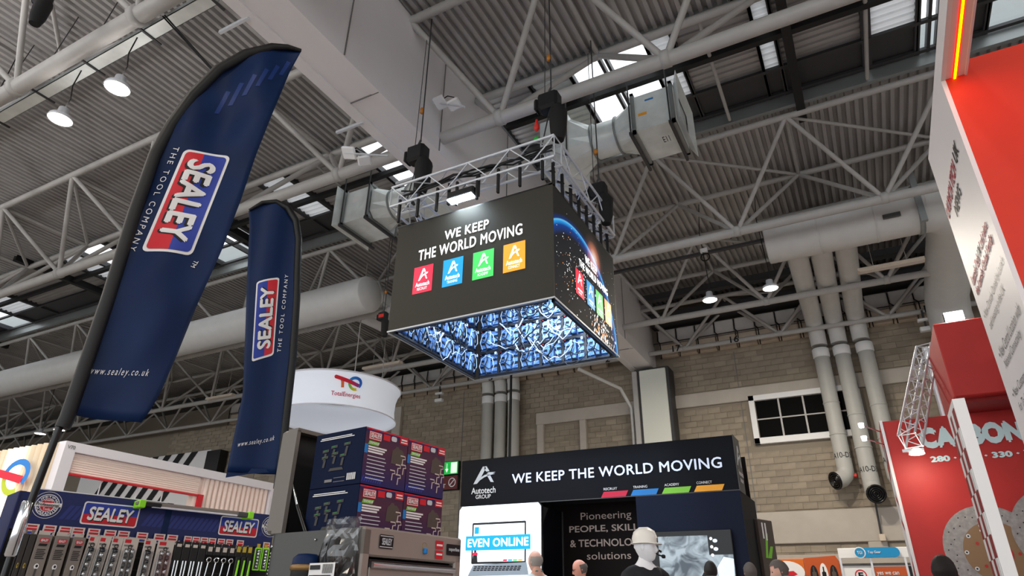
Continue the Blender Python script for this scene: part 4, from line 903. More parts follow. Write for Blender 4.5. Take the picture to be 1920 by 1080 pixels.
flat('sticker', [[(0, .55), (1, .55), (1, 1), (0, 1)], [(0, 0), (1, 0), (1, .45), (0, .45)]], subq(q, .7, .78, .12, .8), M['print_red'], tc); flat('sticker_print', [[(.1, .7), (.9, .7), (.9, .8), (.1, .8)], [(.1, .2), (.9, .2), (.9, .3), (.1, .3)]], subq(q, .7, .78, .12, .8), M['print_white'], tc, .004)
MB().lathe([(.016, -.0), (.016, .01), (.009, .012), (.009, .03), (0, .03)], 10, (.385, -.014, 1.45), 'Y').obj('lock', M['brass'], tc); tc.children[-1].rotation_euler = (0, 0, 0); MB().bbox(.375, .395, -.03, -.014, 1.415, 1.44, .004).obj('key', M['blue_c'], tc)
MB().lathe([(0, -.001), (.006, -.001), (.004, -.006), (0, -.006)], 8, (-.002, .3, 1.46), 'X').obj('rivet', M['chrome'], tc)
b = MB(); b.bbox(0, .66, .625, .7, 1.5, 2.01, .015); b.obj('lid', M['chest_mid'], tc)
b = MB(); b.box(-.004, .018, .56, .64, 1.5, 2.0); b.box(.64, .664, .56, .64, 1.5, 2.0); b.box(0, .66, .56, .64, 1.99, 2.01); b.obj('lid_rim', M['chest_mid'], tc); MB().box(.02, .64, .615, .63, 1.51, 1.99).obj('lid_lining', M['chest_inside'], tc)
for x in (.035, .625): MB().tube([(x, .595, 1.74), (x, .5, 1.6)], .008, 8).obj('gas_strut', M['chrome'], tc); MB().tube([(x, .52, 1.63), (x, .38, 1.44)], .012, 8).obj('gas_strut', M['gloss_black'], tc)
for x in (.05, .5):
    for y in (.06, .5): MB().lathe([(0, -.02), (.05, -.02), (.05, .02), (0, .02)], 14, (x+.05, y+.03, .05), 'X').obj('castor', M['rubber'], tc)
cca, csa = math.cos(CA), math.sin(CA)
def cloc(x, y, z): return (-1.97+x*cca-y*csa, 2.32+x*csa+y*cca, z)
mbx = grad('carton_front_print', [(0, (28, 30, 92)), (.35, (62, 34, 74)), (.7, (78, 40, 62)), (1, (54, 32, 66))], 2)
for i in range(2):
    for j in range(2):
        lb = ('upper' if j else 'lower')+(' blue and plum SEALEY kit carton at the stack corner with the dark side showing' if i == 0 else ' blue and plum SEALEY kit carton at the end away from the raised lid')
        if i: lb = ('upper' if j else 'lower')+' blue and plum SEALEY kit carton next to the corner carton'
        o = thing('kit_carton', lb, 'carton', cloc(.045+i*.292, .1+.004*i, 1.432+j*.267), CA, 'stacked tool kit cartons')
        MB().bbox(0, .288, 0, .36, 0, .265, .002).obj('carton', M['box_side'], o)
        q = rect(.002, .286, -.001, .002, .263); flat('front_print', [R01], q, mbx, o, .0005)
        flat('band', [[(0, .93), (1, .93), (1, 1), (0, 1)]], q, M['navy_print'], o, .001)
        flat('edge_stripe', [[(.0, .975), (1, .975), (1, 1), (0, 1)]], q, M['print_red'], o, .0015)
        flat('badge', [rr(.12, 1.8)], subq(q, .07, .36, .79, .95), M['print_red'], o, .002); flat('badge_ring', [[(.05, .1), (.95, .1), (.95, .17), (.05, .17)], [(.05, .83), (.95, .83), (.95, .9), (.05, .9)], [(.04, .1), (.08, .1), (.08, .9), (.04, .9)], [(.92, .1), (.96, .1), (.96, .9), (.92, .9)]], subq(q, .07, .36, .79, .95), M['print_white'], o, .003)
        text('lettering', 'SEALEY', subq(q, .1, .33, .83, .91), M['print_white'], o, .04, .004)
        flat('logo_strip', [[(.4, .84), (.56, .84), (.56, .95), (.4, .95)]], q, M['print_red'], o, .002); flat('logo_strip', [rr(.03, 1, x0=.59, x1=.72, y0=.86, y1=.95)], q, M['print_silver'], o, .002)
        flat('flash', [[(.8, .85), (1, .85), (1, .97), (.8, .97)]], q, M['print_red'], o, .002); flat('flash_print', [[(.83, .92), (.97, .92), (.97, .945), (.83, .945)], [(.82, .875), (.98, .875), (.98, .895), (.82, .895)]], q, M['print_white'], o, .003)
        flat('green_logo', [[(.07, .7), (.3, .7), (.33, .77), (.09, .77)]], q, M['green_c'], o, .002); text('lettering', 'SV10.8', subq(q, .1, .3, .715, .755), M['print_white'], o, .03, .003)
        flat('side_tab', [[(0, .54), (.07, .54), (.07, .7), (0, .7)]], q, M['blue_c'], o, .0018)
        flat('title_print', [[(.08, .65-k*.045), (.5-.04*k, .65-k*.045), (.5-.04*k, .68-k*.045), (.08, .68-k*.045)] for k in range(3)], q, M['print_white'], o, .002)
        flat('list_print', [[(.08, .49-k*.065), (.48+.03*(k % 2), .49-k*.065), (.48+.03*(k % 2), .506-k*.065), (.08, .506-k*.065)] for k in range(7)], q, M['print_silver'], o, .002)
        hp = [[(.62, .45), (.9, .45), (.92, .68), (.86, .74), (.8, .74), (.78, .78), (.72, .78), (.7, .74), (.64, .7)]]
        flat('bag_picture', hp, q, M['brown_panel'], o, .002)
        for cx_, cz in ((.68, .28), (.82, .22), (.8, .4), (.93, .42), (.9, .58)):
            flat('tool_picture', stroke([(cx_-.06, cz+.05), (cx_+.05, cz+.05), (cx_+.06, cz), (cx_, cz-.01), (cx_-.01, cz-.13)], .022), q, M['card_beige'], o, .003)
        flat('print_stripe', [[(.0+k*.05, .04), (.025+k*.05, .04), (.06+k*.05, .14), (.035+k*.05, .14)] for k in range(9)], q, M['print_blue'], o, .0015)
        if i == 0:
            q = Q((-.001, .358, .002), (-.001, .002, .002), (-.001, .002, .263), (-.001, .358, .263))
            flat('title_print', [[(.12, .9), (.75, .9), (.75, .915), (.12, .915)], [(.1, .87), (.8, .87), (.8, .885), (.1, .885)]], q, M['print_white'], o, .002)
            for cx_, cz in ((.25, .62), (.42, .68), (.68, .7), (.25, .5), (.62, .5), (.45, .55)):
                flat('tool_picture', stroke([(cx_-.07, cz+.04), (cx_+.06, cz+.05)], .05)+stroke([(cx_, cz), (cx_-.02, cz-.14)], .045), q, M['pack_dark'], o, .002); flat('tool_picture', [[(cx_-.05, cz+.04), (cx_+.02, cz+.045), (cx_+.02, cz+.065), (cx_-.05, cz+.06)]], q, pr('dim_green', (30, 110, 50)), o, .003)
            flat('bag_picture', [[(.35, .28), (.65, .28), (.62, .33), (.38, .33)]], q, M['pack_dark'], o, .002); flat('barcode', [[(.74+.022*k, .08), (.752+.022*k, .08), (.752+.022*k, .2), (.74+.022*k, .2)] for k in range(8)], q, M['print_white'], o, .002)
            flat('mark_print', [[(.3, .08), (.45, .08), (.45, .13), (.3, .13)], [(.48, .07), (.7, .07), (.7, .08), (.48, .08)], [(.48, .14), (.7, .14), (.7, .15), (.48, .15)]], q, M['print_grey'], o, .002)
# plinth by the chest with a clear bag and a capped canister on it
pn = thing('display_plinth', 'dark plinth beside the grey chest, under the clear bag', 'plinth', cloc(-.34, -.12, 0), CA); MB().bbox(0, .3, 0, .6, 0, 1.2, .01).obj('body', M['chest_dark'], pn)
bag = thing('clear_bag', 'crumpled clear plastic bag holding black parts, with a white barcode label', 'bag', cloc(-.09, -.13, 1.2), CA)
random.seed(11); n = 22; vs = []
for j in range(16):
    t_ = j/15
    for k in range(n):
        a = 2*math.pi*k/n; wy = .11*(1-.12*t_) if j < 13 else .105; wx = .05*(1-.75*t_)+.006
        vs.append((wx*math.cos(a)+random.uniform(-.006, .006), .17+wy*math.sin(a)*1.0+random.uniform(-.007, .007)-.02*t_, .33*t_))
b = MB(); b.add(vs, [(j*n+k, j*n+(k+1) % n, (j+1)*n+(k+1) % n, (j+1)*n+k) for j in range(15) for k in range(n)]); b.obj('film', M['clear'], bag)
random.seed(5)
for k in range(7):
    x, y, z = random.uniform(-.015, .01), .17+random.uniform(-.06, .06), random.uniform(.04, .16); MB().tube([(x, y, z-.03), (x+.01, y+.03, z+.04), (x, y+.02*(-1)**k, z+.1)], [.03, .026, .012], 8).obj('black_part', M['gloss_black'], bag)
q = Q((-.06, .26, .05), (-.06, .1, .05), (-.06, .1, .15), (-.06, .26, .15)); flat('label', [R01], q, M['print_white'], bag, .0); flat('barcode', [[(.55+.04*k, .6), (.57+.04*k, .6), (.57+.04*k, .95), (.55+.04*k, .95)] for k in range(10)]+[[(.05, .75), (.45, .75), (.45, .92), (.05, .92)]]+[[(.05, .5-k*.15), (.9, .5-k*.15), (.9, .54-k*.15), (.05, .54-k*.15)] for k in range(3)], q, M['print_black'], bag, .003)
cn = thing('capped_canister', 'short canister with blue cap and bronze collar beside the clear bag', 'canister', cloc(-.12, .19, 1.2), CA)
MB().lathe([(0, 0), (.06, 0), (.06, .125)], 18).obj('body', M['black'], cn); MB().lathe([(.06, .122), (.066, .126), (.066, .142), (.06, .146)], 18).obj('collar', pr('bronze', (140, 108, 66), .35, .4), cn); MB().lathe([(.06, .14), (.058, .172), (.04, .188), (0, .192)], 18).obj('cap', M['navy'], cn)

# ================================================================== TE STAND (ivory fluted building) AND HANGING BANNER
te = thing('exhibition_stand', 'white and ivory fluted stand building with a long slot opening and glowing swirl logo', 'stand', (-13.69, 7.1, 0), math.pi/2)
b = MB(); b.box(0, .22, 0, .25, 0, 4.0); b.box(.22, 5.4, 0, .25, 3.82, 4.0); b.box(5.3, 5.4, 0, .25, 0, 3.82); b.box(.22, 5.3, 0, .25, 0, 2.5); b.obj('frame', M['te_white'], te)
for k in range(9): MB().tube([(.22, .1, 3.45+k*.043), (3.2, .1, 3.45+k*.043)], .026, 8).obj('fluted_batten', M['te_pink'], te)
MB().box(.22, 3.2, .1, .24, 3.41, 3.82).obj('fascia', M['te_pink'], te); MB().box(.22, 3.2, .02, .1, 3.385, 3.42).obj('red_trim', M['print_red'], te); MB().box(3.2, 3.33, .0, .25, 2.5, 3.43).obj('red_jamb', M['print_red'], te); MB().box(3.1, 3.2, .06, .25, 2.5, 3.41).obj('pale_jamb', M['te_pink'], te)
MB().box(3.33, 5.3, .12, .25, 2.5, 3.82).obj('fluted_back', M['te_pink'], te)
for k in range(14): MB().tube([(3.42+k*.138, .12, 2.5), (3.42+k*.138, .12, 3.82)], .06, 8).obj('flute', M['te_pink'], te)
for x in (.95, 1.75, 2.35): MB().tube([(x, .1, 2.5), (x, .1, 3.42)], .015, 5).obj('hanging_chain', M['te_white'], te)
# side facing the aisle
MB().box(-.0, .25, .25, 6, 0, 3.96).obj('side_wall', M['te_wall'], te)
for k in range(26): MB().tube([(-.02, .33+k*.215, 0), (-.02, .33+k*.215, 3.98)], .1, 8).obj('flute', M['te_wall'], te)
text('number', 'V70', rect(.05, .2, 0, 3.86, 3.93), M['print_grey'], te, .02)
def te_logo(q, parent, off, emit=False, asp=2.1):
    c = lambda n, col: pr(n, col, .5, emit=.25 if emit else 0)
    def loop(a0, a1, ry, n=14): return [(.74+.2*math.cos(math.radians(a0+(a1-a0)*k/n)), .58+ry*math.sin(math.radians(a0+(a1-a0)*k/n))) for k in range(n+1)]
    wd = .16 if emit else .2
    flat('logo_loop', stroke(loop(175, 292, .46), wd, asp), q, grad('loop_low', [(0, (70, 190, 110)), (.5, (190, 205, 50)), (1, (245, 205, 50))], 0, .2 if emit else 0), parent, off)
    flat('logo_stem', stroke([(.26, .74), (.30, .55), (.32, .16)], wd*1.05, asp), q, c('logo_orange', (225, 110, 60)), parent, off)
    flat('logo_loop', stroke(loop(175, -45, .34), wd, asp), q, grad('loop_top', [(0, (30, 150, 215)), (1, (35, 90, 200))], 0, .2 if emit else 0), parent, off*1.3)
    flat('logo_bar', stroke([(.06, .85), (.5, .64), (.88, .42)], wd*1.25, asp), q, grad('logo_bar', [(0, (222, 20, 40)), (.7, (214, 24, 60)), (1, (130, 50, 140))], 0, .2 if emit else 0), parent, off*1.6)
    flat('logo_bar', [circ(.06, .85, wd*.62/asp, wd*.62)], q, c('logo_red', (222, 20, 40)), parent, off*1.75)
q = Q((-.2, 2.42, 2.95), (-.2, .42, 2.95), (-.2, .42, 3.68), (-.2, 2.42, 3.68))
halo = MB(); halo.prism([(.72*1.0-.1, 2.75-.1), (2.95, 2.75-.1), (2.95, 3.85), (.62, 3.85)], lambda a, z: V((-.118, a, z)), lambda a, z: V((-.1, a, z))); L = bpy.data.lights.new('halo', 'AREA'); L.shape = 'RECTANGLE'; L.size = 1.9; L.size_y = .6; L.energy = 14; L.color = (.95, .98, 1); put('halo_light', L, te, (-.19, 1.42, 3.32), (0, -math.pi/2, 0))
te_logo(q, te, .03, True)
MB().box(-.125, -.1, .4, 4.5, 1.9, 2.6).obj('backlit_plate', pr('backlit_white', (235, 245, 250), .5, emit=.7), te)
# hanging ring banner
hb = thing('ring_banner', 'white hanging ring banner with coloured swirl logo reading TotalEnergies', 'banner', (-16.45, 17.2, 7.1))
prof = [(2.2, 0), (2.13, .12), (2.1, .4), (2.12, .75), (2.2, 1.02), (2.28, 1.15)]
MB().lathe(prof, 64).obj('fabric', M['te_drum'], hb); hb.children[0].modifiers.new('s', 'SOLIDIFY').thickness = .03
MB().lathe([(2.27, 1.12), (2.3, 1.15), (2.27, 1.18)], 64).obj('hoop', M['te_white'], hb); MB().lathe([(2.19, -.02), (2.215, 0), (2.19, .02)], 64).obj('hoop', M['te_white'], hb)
for a in (-.6, 1.5, 3.6): MB().tube([(2.25*math.cos(a), 2.25*math.sin(a), 1.15), (2.1*math.cos(a), 2.1*math.sin(a), 5.4)], .02, 5).obj('wire', M['steel'], hb)
ac = math.atan2(-17.2, 16.45)+.12
def wrap(R):
    return lambda p: V((R(p.z)*math.cos(ac+p.x), R(p.z)*math.sin(ac+p.x), p.z))
Rf = lambda z: interp(z, [(a, r+.03) for r, a in prof])
def te_curved(q): pass
q = rect(-.20, .24, 0, .52, 1.0)
_f = flat
def flat_w(name, polys, q, mats, parent, off=.003, mis=None, warp=None): return _f(name, polys, q, mats, parent, off, mis, lambda p: wrap(lambda z: Rf(z)-p.y)(p))
flat = flat_w; te_logo(q, hb, .012); flat = _f
text('lettering', 'TotalEnergies', rect(-.22, .24, 0, .26, .46), pr('red_letters', (214, 40, 62), .5), hb, .015, .02, 0, wrap(Rf))
# striped hoarding far behind
sh = thing('striped_hoarding', 'black and white diagonal striped hoarding on the far wall', 'hoarding', (-44.5, 24.6, 0))
MB().box(0, 12, 0, .2, 5.6, 8.95).obj('board', M['print_white'], sh)
for k in range(13):
    x = -2.6+k*1.15; P = [(x, 5.6), (x+.58, 5.6), (x+3.2, 8.95), (x+2.62, 8.95)]
    if x < 0: continue
    if x+3.2 > 12: continue
    flat('stripe', [P], Q((0, 0, 0), (1, 0, 0), (1, 0, 1), (0, 0, 1)), M['print_black'], sh, .02)
MB().box(12.1, 13.2, -.3, .2, 0, 8.8).obj('end_post', M['print_black'], sh)

# ================================================================== AUTOTECH STAND
at_ = thing('exhibition_stand', 'black stand with header reading WE KEEP THE WORLD MOVING over an open front', 'stand', (-7.63, 12.0, 0))
MB().bbox(0, 5.67, 0, .55, 3.055, 4.0, .008).obj('header', M['autotech'], at_)
MB().box(0, 5.67, .3, .34, 4.0, 4.012).obj('header_cap', M['chest_dark'], at_); MB().box(5.665, 5.675, -.005, .56, 3.04, 4.01).obj('corner_edge', M['chest_dark'], at_); MB().box(0, 5.67, -.004, .0, 3.045, 3.06).obj('header_edge', M['chest_dark'], at_)
q = rect(0, 5.67, 0, 3.055, 4.0)
text('lettering', 'WE KEEP THE WORLD MOVING', rect(1.23, 5.43, 0, 3.44, 3.635), pr('header_letters', (225, 236, 255), .5, emit=.25), at_, .02, .012, space=1.06)
a_mark(rect(.31, .83, 0, 3.49, 3.84), M['print_silver'], at_, .01); text('lettering', 'Autotech', rect(.27, .85, 0, 3.29, 3.42), M['print_white'], at_, .012, .01); text('lettering', 'GROUP', rect(.38, .74, 0, 3.19, 3.27), M['print_white'], at_, .005, .01)
for c, nm, x in (('red_c', 'RECRUIT', 3.14), ('blue_c', 'TRAINING', 3.72), ('green_c', 'ACADEMY', 4.31), ('orange_c', 'CONNECT', 4.89)):
    flat('division_tab', [[(0, 0), (.9, 0), (1, 1), (.11, 1)]], rect(x, x+.54, 0, 3.062, 3.165), M[c], at_, .008); text('lettering', nm, rect(x+.06, x+.33, 0, 3.19, 3.235), M['print_white'], at_, .01, .01)
qs = Q((5.675, 0, 3.055), (5.675, .55, 3.055), (5.675, .55, 4.0), (5.675, 0, 4.0)); a_mark(subq(qs, .1, .9, .45, .85), M['print_silver'], at_); text('lettering', 'Autotech', subq(qs, .1, .9, .28, .38), M['print_white'], at_, .01, .01); text('lettering', 'GROUP', subq(qs, .25, .75, .16, .23), M['print_white'], at_, .01, .01)
MB().box(3.81, 5.67, 0, .05, 0, 3.05).obj('front_panel', M['navy_panel'], at_); MB().box(5.62, 5.67, .05, 1.5, 0, 3.05).obj('end_panel', M['autotech'], at_); MB().box(3.81, 3.86, .05, 1.2, 0, 3.05).obj('inner_panel', M['autotech'], at_)
MB().box(1.2, 5.6, 1.5, 1.55, 0, 3.9).obj('back_wall', pr('brown_black_graphic', (26, 20, 19), .6, spec=.15), at_); MB().box(0, .05, .05, 1.5, 0, 3.05).obj('end_panel', M['autotech'], at_); MB().box(1.6, 1.65, .25, 1.5, 0, 3.05).obj('inner_panel', M['autotech'], at_)
MB().box(1.66, 1.69, 1.48, 1.5, 0, 3.05).obj('joint_strip', M['chest_dark'], at_)
for (s_, x0, x1, z0, z1, bd) in (('Pioneering', 2.1, 3.22, 2.82, 3.01, .0), ('PEOPLE, SKILLS', 1.83, 3.47, 2.6, 2.75, .02), ('& TECHNOLOGY', 1.84, 3.5, 2.33, 2.475, .02), ('solutions', 2.21, 3.16, 2.085, 2.225, .0)):
    text('lettering', s_, rect(x0, x1, 1.5, z0, z1), pr('warm_letters', (225, 205, 196), .5), at_, bd, .01)
# light screen with a laptop picture
ds = thing('led_display', 'bright white LED display with a laptop picture and EVEN ONLINE', 'display', (-7.6, 11.93, 0))
sc_ = [(0, 0), (1.9, 0), (1.9, 2.98), (1.84, 3.05), (.06, 3.05), (0, 2.98)]
MB().prism(sc_, lambda a, z: V((a, 0, z)), lambda a, z: V((a, .06, z))).obj('housing', M['black'], ds); flat('screen', [[(a*.985+.012, z-.01) for a, z in sc_]], Q((0, 0, 0), (1, 0, 0), (1, 0, 1), (0, 0, 1)), M['screen_white'], ds, .004)
for zz in (.1,): MB().box(.1, 1.8, .02, .3, 0, .03).obj('foot', M['black'], ds)
qf = lambda x0, x1, z0, z1: rect(x0, x1, 0, z0, z1)
flat('laptop_lid', [rr(.03, 1.6)], qf(.34, 1.56, 1.94, 2.71), M['s_black'], ds, .008); flat('laptop_screen', [R01], qf(.375, 1.53, 1.98, 2.67), M['screen_white'], ds, .012)
flat('laptop_base', [[(.09, 0), (1, .08), (.97, 1), (.17, .85)]], qf(.14, 1.62, 1.72, 1.96), M['s_grey'], ds, .012)
flat('keyboard', [[(.17+.055*k+.01*r, .4+.13*r), (.215+.055*k+.01*r, .4+.13*r), (.215+.055*k+.01*r, .49+.13*r), (.17+.055*k+.01*r, .49+.13*r)] for k in range(13) for r in range(3)], qf(.14, 1.62, 1.72, 1.96), M['s_black'], ds, .015)
flat('banner_strip', [R01], qf(.2, 1.66, 2.19, 2.46), M['s_cyan'], ds, .016); text('lettering', 'EVEN ONLINE', qf(.25, 1.62, 2.25, 2.41), M['scr_text'], ds, .03, .02, space=1.04)
flat('small_logo', [R01], qf(.4, .5, 2.5, 2.63), M['s_cyan'], ds, .014); text('lettering', 'TRANSFORM AND CONNECT', qf(.6, 1.25, 2.58, 2.62), M['s_grey'], ds, 0, .014)
for k, c in enumerate(('s_red', 's_cyan', 's_green', 's_orange')): flat('tab', [[(0, 0), (.9, 0), (1, 1), (.1, 1)]], qf(1.06+k*.11, 1.16+k*.11, 1.985, 2.015), M[c], ds, .014)
flat('figure_picture', [[(0, 0), (1, 0), (.9, .6), (.7, .7), (.7, 1), (.3, 1), (.3, .7), (.1, .6)]], qf(.37, .49, 1.96, 2.19), M['s_black'], ds, .015); flat('figure_picture', [[(0, .3), (1, .3), (1, 1), (0, 1)]], qf(.37, .49, 2.08, 2.15), M['s_red'], ds, .016)
# television on the navy panel
tv = thing('television', 'dark wall screen showing overlapping video windows on the navy panel', 'television', (-3.6, 11.92, 1.35))
MB().bbox(0, 1.42, 0, .05, 0, 1.07, .01).obj('housing', M['gloss_black'], tv); flat('screen', [R01], rect(.015, 1.405, 0, .015, 1.055), pr('tv_screen', (12, 13, 16), .3, emit=.3), tv, .003)
mv = bpy.data.materials.new('video_picture'); mv.use_nodes = True; nt = mv.node_tree; bb = nt.nodes['Principled BSDF']; nz = nt.nodes.new('ShaderNodeTexNoise'); nz.inputs['Scale'].default_value = 4; nz.inputs['Distortion'].default_value = 1.2; cr = nt.nodes.new('ShaderNodeValToRGB'); tcn = nt.nodes.new('ShaderNodeTexCoord')
nt.links.new(tcn.outputs['Object'], nz.inputs['Vector']); nt.links.new(nz.outputs['Fac'], cr.inputs[0]); cr.color_ramp.elements[0].position = .35; cr.color_ramp.elements[0].color = (.06, .09, .12, 1); cr.color_ramp.elements[1].position = .62; cr.color_ramp.elements[1].color = (.55, .66, .74, 1); nt.links.new(cr.outputs[0], bb.inputs['Emission Color']); bb.inputs['Emission Strength'].default_value = .8; bb.inputs['Base Color'].default_value = (.05, .05, .05, 1)
flat('video_window', [R01], rect(.16, 1.02, 0, .1, .98), mv, tv, .006); flat('video_window', [R01], rect(.78, 1.41, 0, .0, .67), mv, tv, .01)
flat('video_figure', [[(.1, 0), (.4, .0), (.36, .5), (.2, .62), (.05, .4)]], rect(.78, 1.41, 0, .0, .67), M['s_black'], tv, .012); flat('video_figure', [[(.6, .3), (.95, .1), (1, .9), (.75, .95), (.55, .7)]], rect(.78, 1.41, 0, .0, .67), M['s_pale'], tv, .012)
for k in range(3): flat('icon', [circ(.5, .5, .5, n=12)], rect(1.05, 1.1, 0, .9-k*.13, .95-k*.13), M['scr_text'], tv, .01); flat('icon', [circ(.5, .5, .5, n=12)], rect(1.1, 1.18, 0, .86-k*.13, .92-k*.13), M['s_pale'], tv, .009)
dp = thing('info_board', 'brown grey display panel with a tall lime letter behind the black stand', 'display panel', (-1.9, 13.1, 0), 1.2); MB().bbox(0, .5, 0, .08, 0, 2.7, .01).obj('board', M['brown_panel'], dp)
flat('graphic', [[(.2, .45), (.35, .45), (.55, .8), (.4, .8)], [(.35, .45), (.6, .45), (.8, .62), (.62, .62)]], rect(0, .5, 0, 1.5, 2.7), M['green_c'], dp); flat('graphic', [[(.2, .72), (.3, .72), (.3, .95), (.2, .95)], [(.4, .7), (.5, .7), (.5, .95), (.4, .95)]], rect(0, .5, 0, 1.5, 2.7), M['print_white'], dp, .005)
# exit signs on the end wall
ex = thing('exit_sign', 'green lit emergency exit sign with arrow and door', 'sign', (-17.2, 24.66, 6.4)); MB().bbox(0, 1.35, 0, .2, 0, .6, .02).obj('housing', M['black'], ex); flat('face', [R01], rect(.03, 1.32, 0, .03, .57), M['exit_green'], ex, .01)
flat('door', [R01], rect(.95, 1.27, 0, .07, .53), M['exit_white'], ex, .015); flat('arrow', [[(.4, .3), (.6, .3), (.6, .95), (.4, .95)], [(0, .4), (.5, 0), (1, .4)]], rect(.66, .82, 0, .1, .52), M['exit_white'], ex, .015); flat('runner', [[(.3, .0), (.5, .35), (.3, .6), (.6, .75), (.9, .5), (.7, .35), (.8, 0), (.62, .3)], circ(.55, .9, .12, .09, 10)], rect(.2, .55, 0, .07, .53), M['exit_white'], ex, .015)
ne = thing('no_exit_sign', 'dark red no exit sign under the green exit sign', 'sign', (-17.2, 24.66, 5.75)); MB().bbox(0, 1.35, 0, .2, 0, .64, .02).obj('housing', M['black'], ne); flat('face', [R01], rect(.03, 1.32, 0, .03, .61), M['exit_red'], ne, .01)
text('lettering', 'NO', rect(.2, .55, 0, .36, .53), M['print_white'], ne, .01, .015); text('lettering', 'EXIT', rect(.15, .72, 0, .1, .27), M['print_white'], ne, .01, .015)
rg = [[p, q_, s_, t_] for p, q_, s_, t_ in zip(circ(.5, .5, .5), circ(.5, .5, .5)[1:]+circ(.5, .5, .5)[:1], circ(.5, .5, .4)[1:]+circ(.5, .5, .4)[:1], circ(.5, .5, .4))]; flat('symbol', rg+[[(.12, .2), (.2, .12), (.88, .8), (.8, .88)]], rect(.86, 1.24, 0, .12, .52), M['print_white'], ne, .015)

# ================================================================== LAUNCH PORTAL
lp = thing('portal_stand', 'tall white and red portal stand with LAUNCH TECH UK NEWS panel and LED beam', 'stand', (1.07, 4.68, 0))
YE = 1.27; ZT = 4.9
MB().box(0, .03, 0, YE, 0, ZT).obj('news_panel', M['pale_white'], lp); MB().box(.03, 4, .0, .05, 0, 4.87).obj('red_wall', M['red_wall'], lp); MB().box(.03, 4, .05, YE, 4.8, 4.87).obj('roof', M['red_deep'], lp); MB().box(.03, 4, YE-.05, YE, 0, 4.8).obj('back_wall', M['pale_white'], lp)
MB().box(0, .03, -2.6, 0, 4.74, ZT).obj('beam_fascia', M['pale_white'], lp); MB().box(.03, .16, -2.6, 0, 4.745, ZT).obj('beam', M['lilac'], lp); MB().box(.15, .165, -2.6, 0, 4.735, ZT).obj('beam_fascia', M['pale_white'], lp)
MB().box(.079, .093, -2.6, 0, 4.728, 4.745).obj('led_tube', M['strip_y'], lp); MB().box(.07, .079, -2.6, 0, 4.735, 4.745).obj('led_edge', M['strip_r'], lp); MB().box(.093, .102, -2.6, 0, 4.735, 4.745).obj('led_edge', M['strip_r'], lp)
L = bpy.data.lights.new('led_strip', 'AREA'); L.shape = 'RECTANGLE'; L.size = .05; L.size_y = 2.4; L.energy = 5; L.color = (1, .18, .1); put('light', L, lp, (.086, -1.3, 4.7))
def nq(y1, y0, z0, z1): return Q((0, y1-4.68, z0), (0, y0-4.68, z0), (0, y0-4.68, z1), (0, y1-4.68, z1))
dk = M['print_black']; rd_ = pr('crimson_letters', (186, 28, 60), .5); gy = pr('charcoal_letters', (70, 66, 70), .5)
text('lettering', 'LAUNCH TECH', nq(5.9, 5.12, 4.22, 4.34), rd_, lp, .025); text('lettering', 'UK', nq(5.05, 4.86, 4.22, 4.34), dk, lp, .025); text('lettering', 'NEWS', nq(5.58, 5.2, 4.06, 4.17), dk, lp, .025)
text('lettering', 'Launch Tech', nq(5.82, 5.36, 3.55, 3.635), rd_, lp, .012); text('lettering', 'UK', nq(5.33, 5.24, 3.565, 3.635), dk, lp, .012); text('lettering', 'Ltd joins', nq(5.2, 4.84, 3.54, 3.635), rd_, lp, .012); text('lettering', 'the Launch Global Family', nq(5.8, 4.82, 3.43, 3.52), rd_, lp, .012)
for s_, y1, y0, z in (('• Now Directly Owned by Launch', 5.82, 4.76, 3.23), ('and investing in the UK', 5.74, 4.98, 3.12), ('• New Central Location with', 5.76, 4.78, 2.9), ('National Connectivity', 5.68, 4.96, 2.79), ('• New Customer Support', 5.76, 4.85, 2.58), ('for Technical Help', 5.68, 5.05, 2.47)): text('lettering', s_, nq(y1, y0, z, z+.085), gy, lp, -.004)

# ================================================================== CARBON STAND
cs_ = thing('brake_stand', 'red brake disc stand with CARBON lettering and an overhead red tower block', 'stand', (.285, 8.6, 0))
MB().box(0.01, 3.5, 0, .9, 0, 3.19).obj('wall', M['red_stand'], cs_); MB().box(-.02, .01, -.01, .9, 0, 3.2).obj('side_panel', M['pale_white'], cs_)
qs = Q((-.02, .9, 0), (-.02, -.01, 0), (-.02, -.01, 3.2), (-.02, .9, 3.2))
flat('side_graphic', [[(0, .82), (1, .85), (1, 1), (0, 1)], [(.5, .74), (1, .7), (1, .72), (.5, .76)], [(.5, .66), (1, .62), (1, .64), (.5, .68)], [(.4, .3), (1, .3), (1, .55), (.6, .5)]], qs, M['red_stand'], cs_); text('lettering', 'DESIGN', subq(qs, .2, .9, .87, .93), M['print_white'], cs_, .02, .006)
text('lettering', 'CARBON', rect(.335, 1.3, 0, 2.84, 3.075), M['ice'], cs_, .1, .008, space=1.04); text('lettering', '280 · 286 · 330 · 350', rect(.385, 1.42, 0, 2.69, 2.755), M['ice'], cs_, .07, .008)
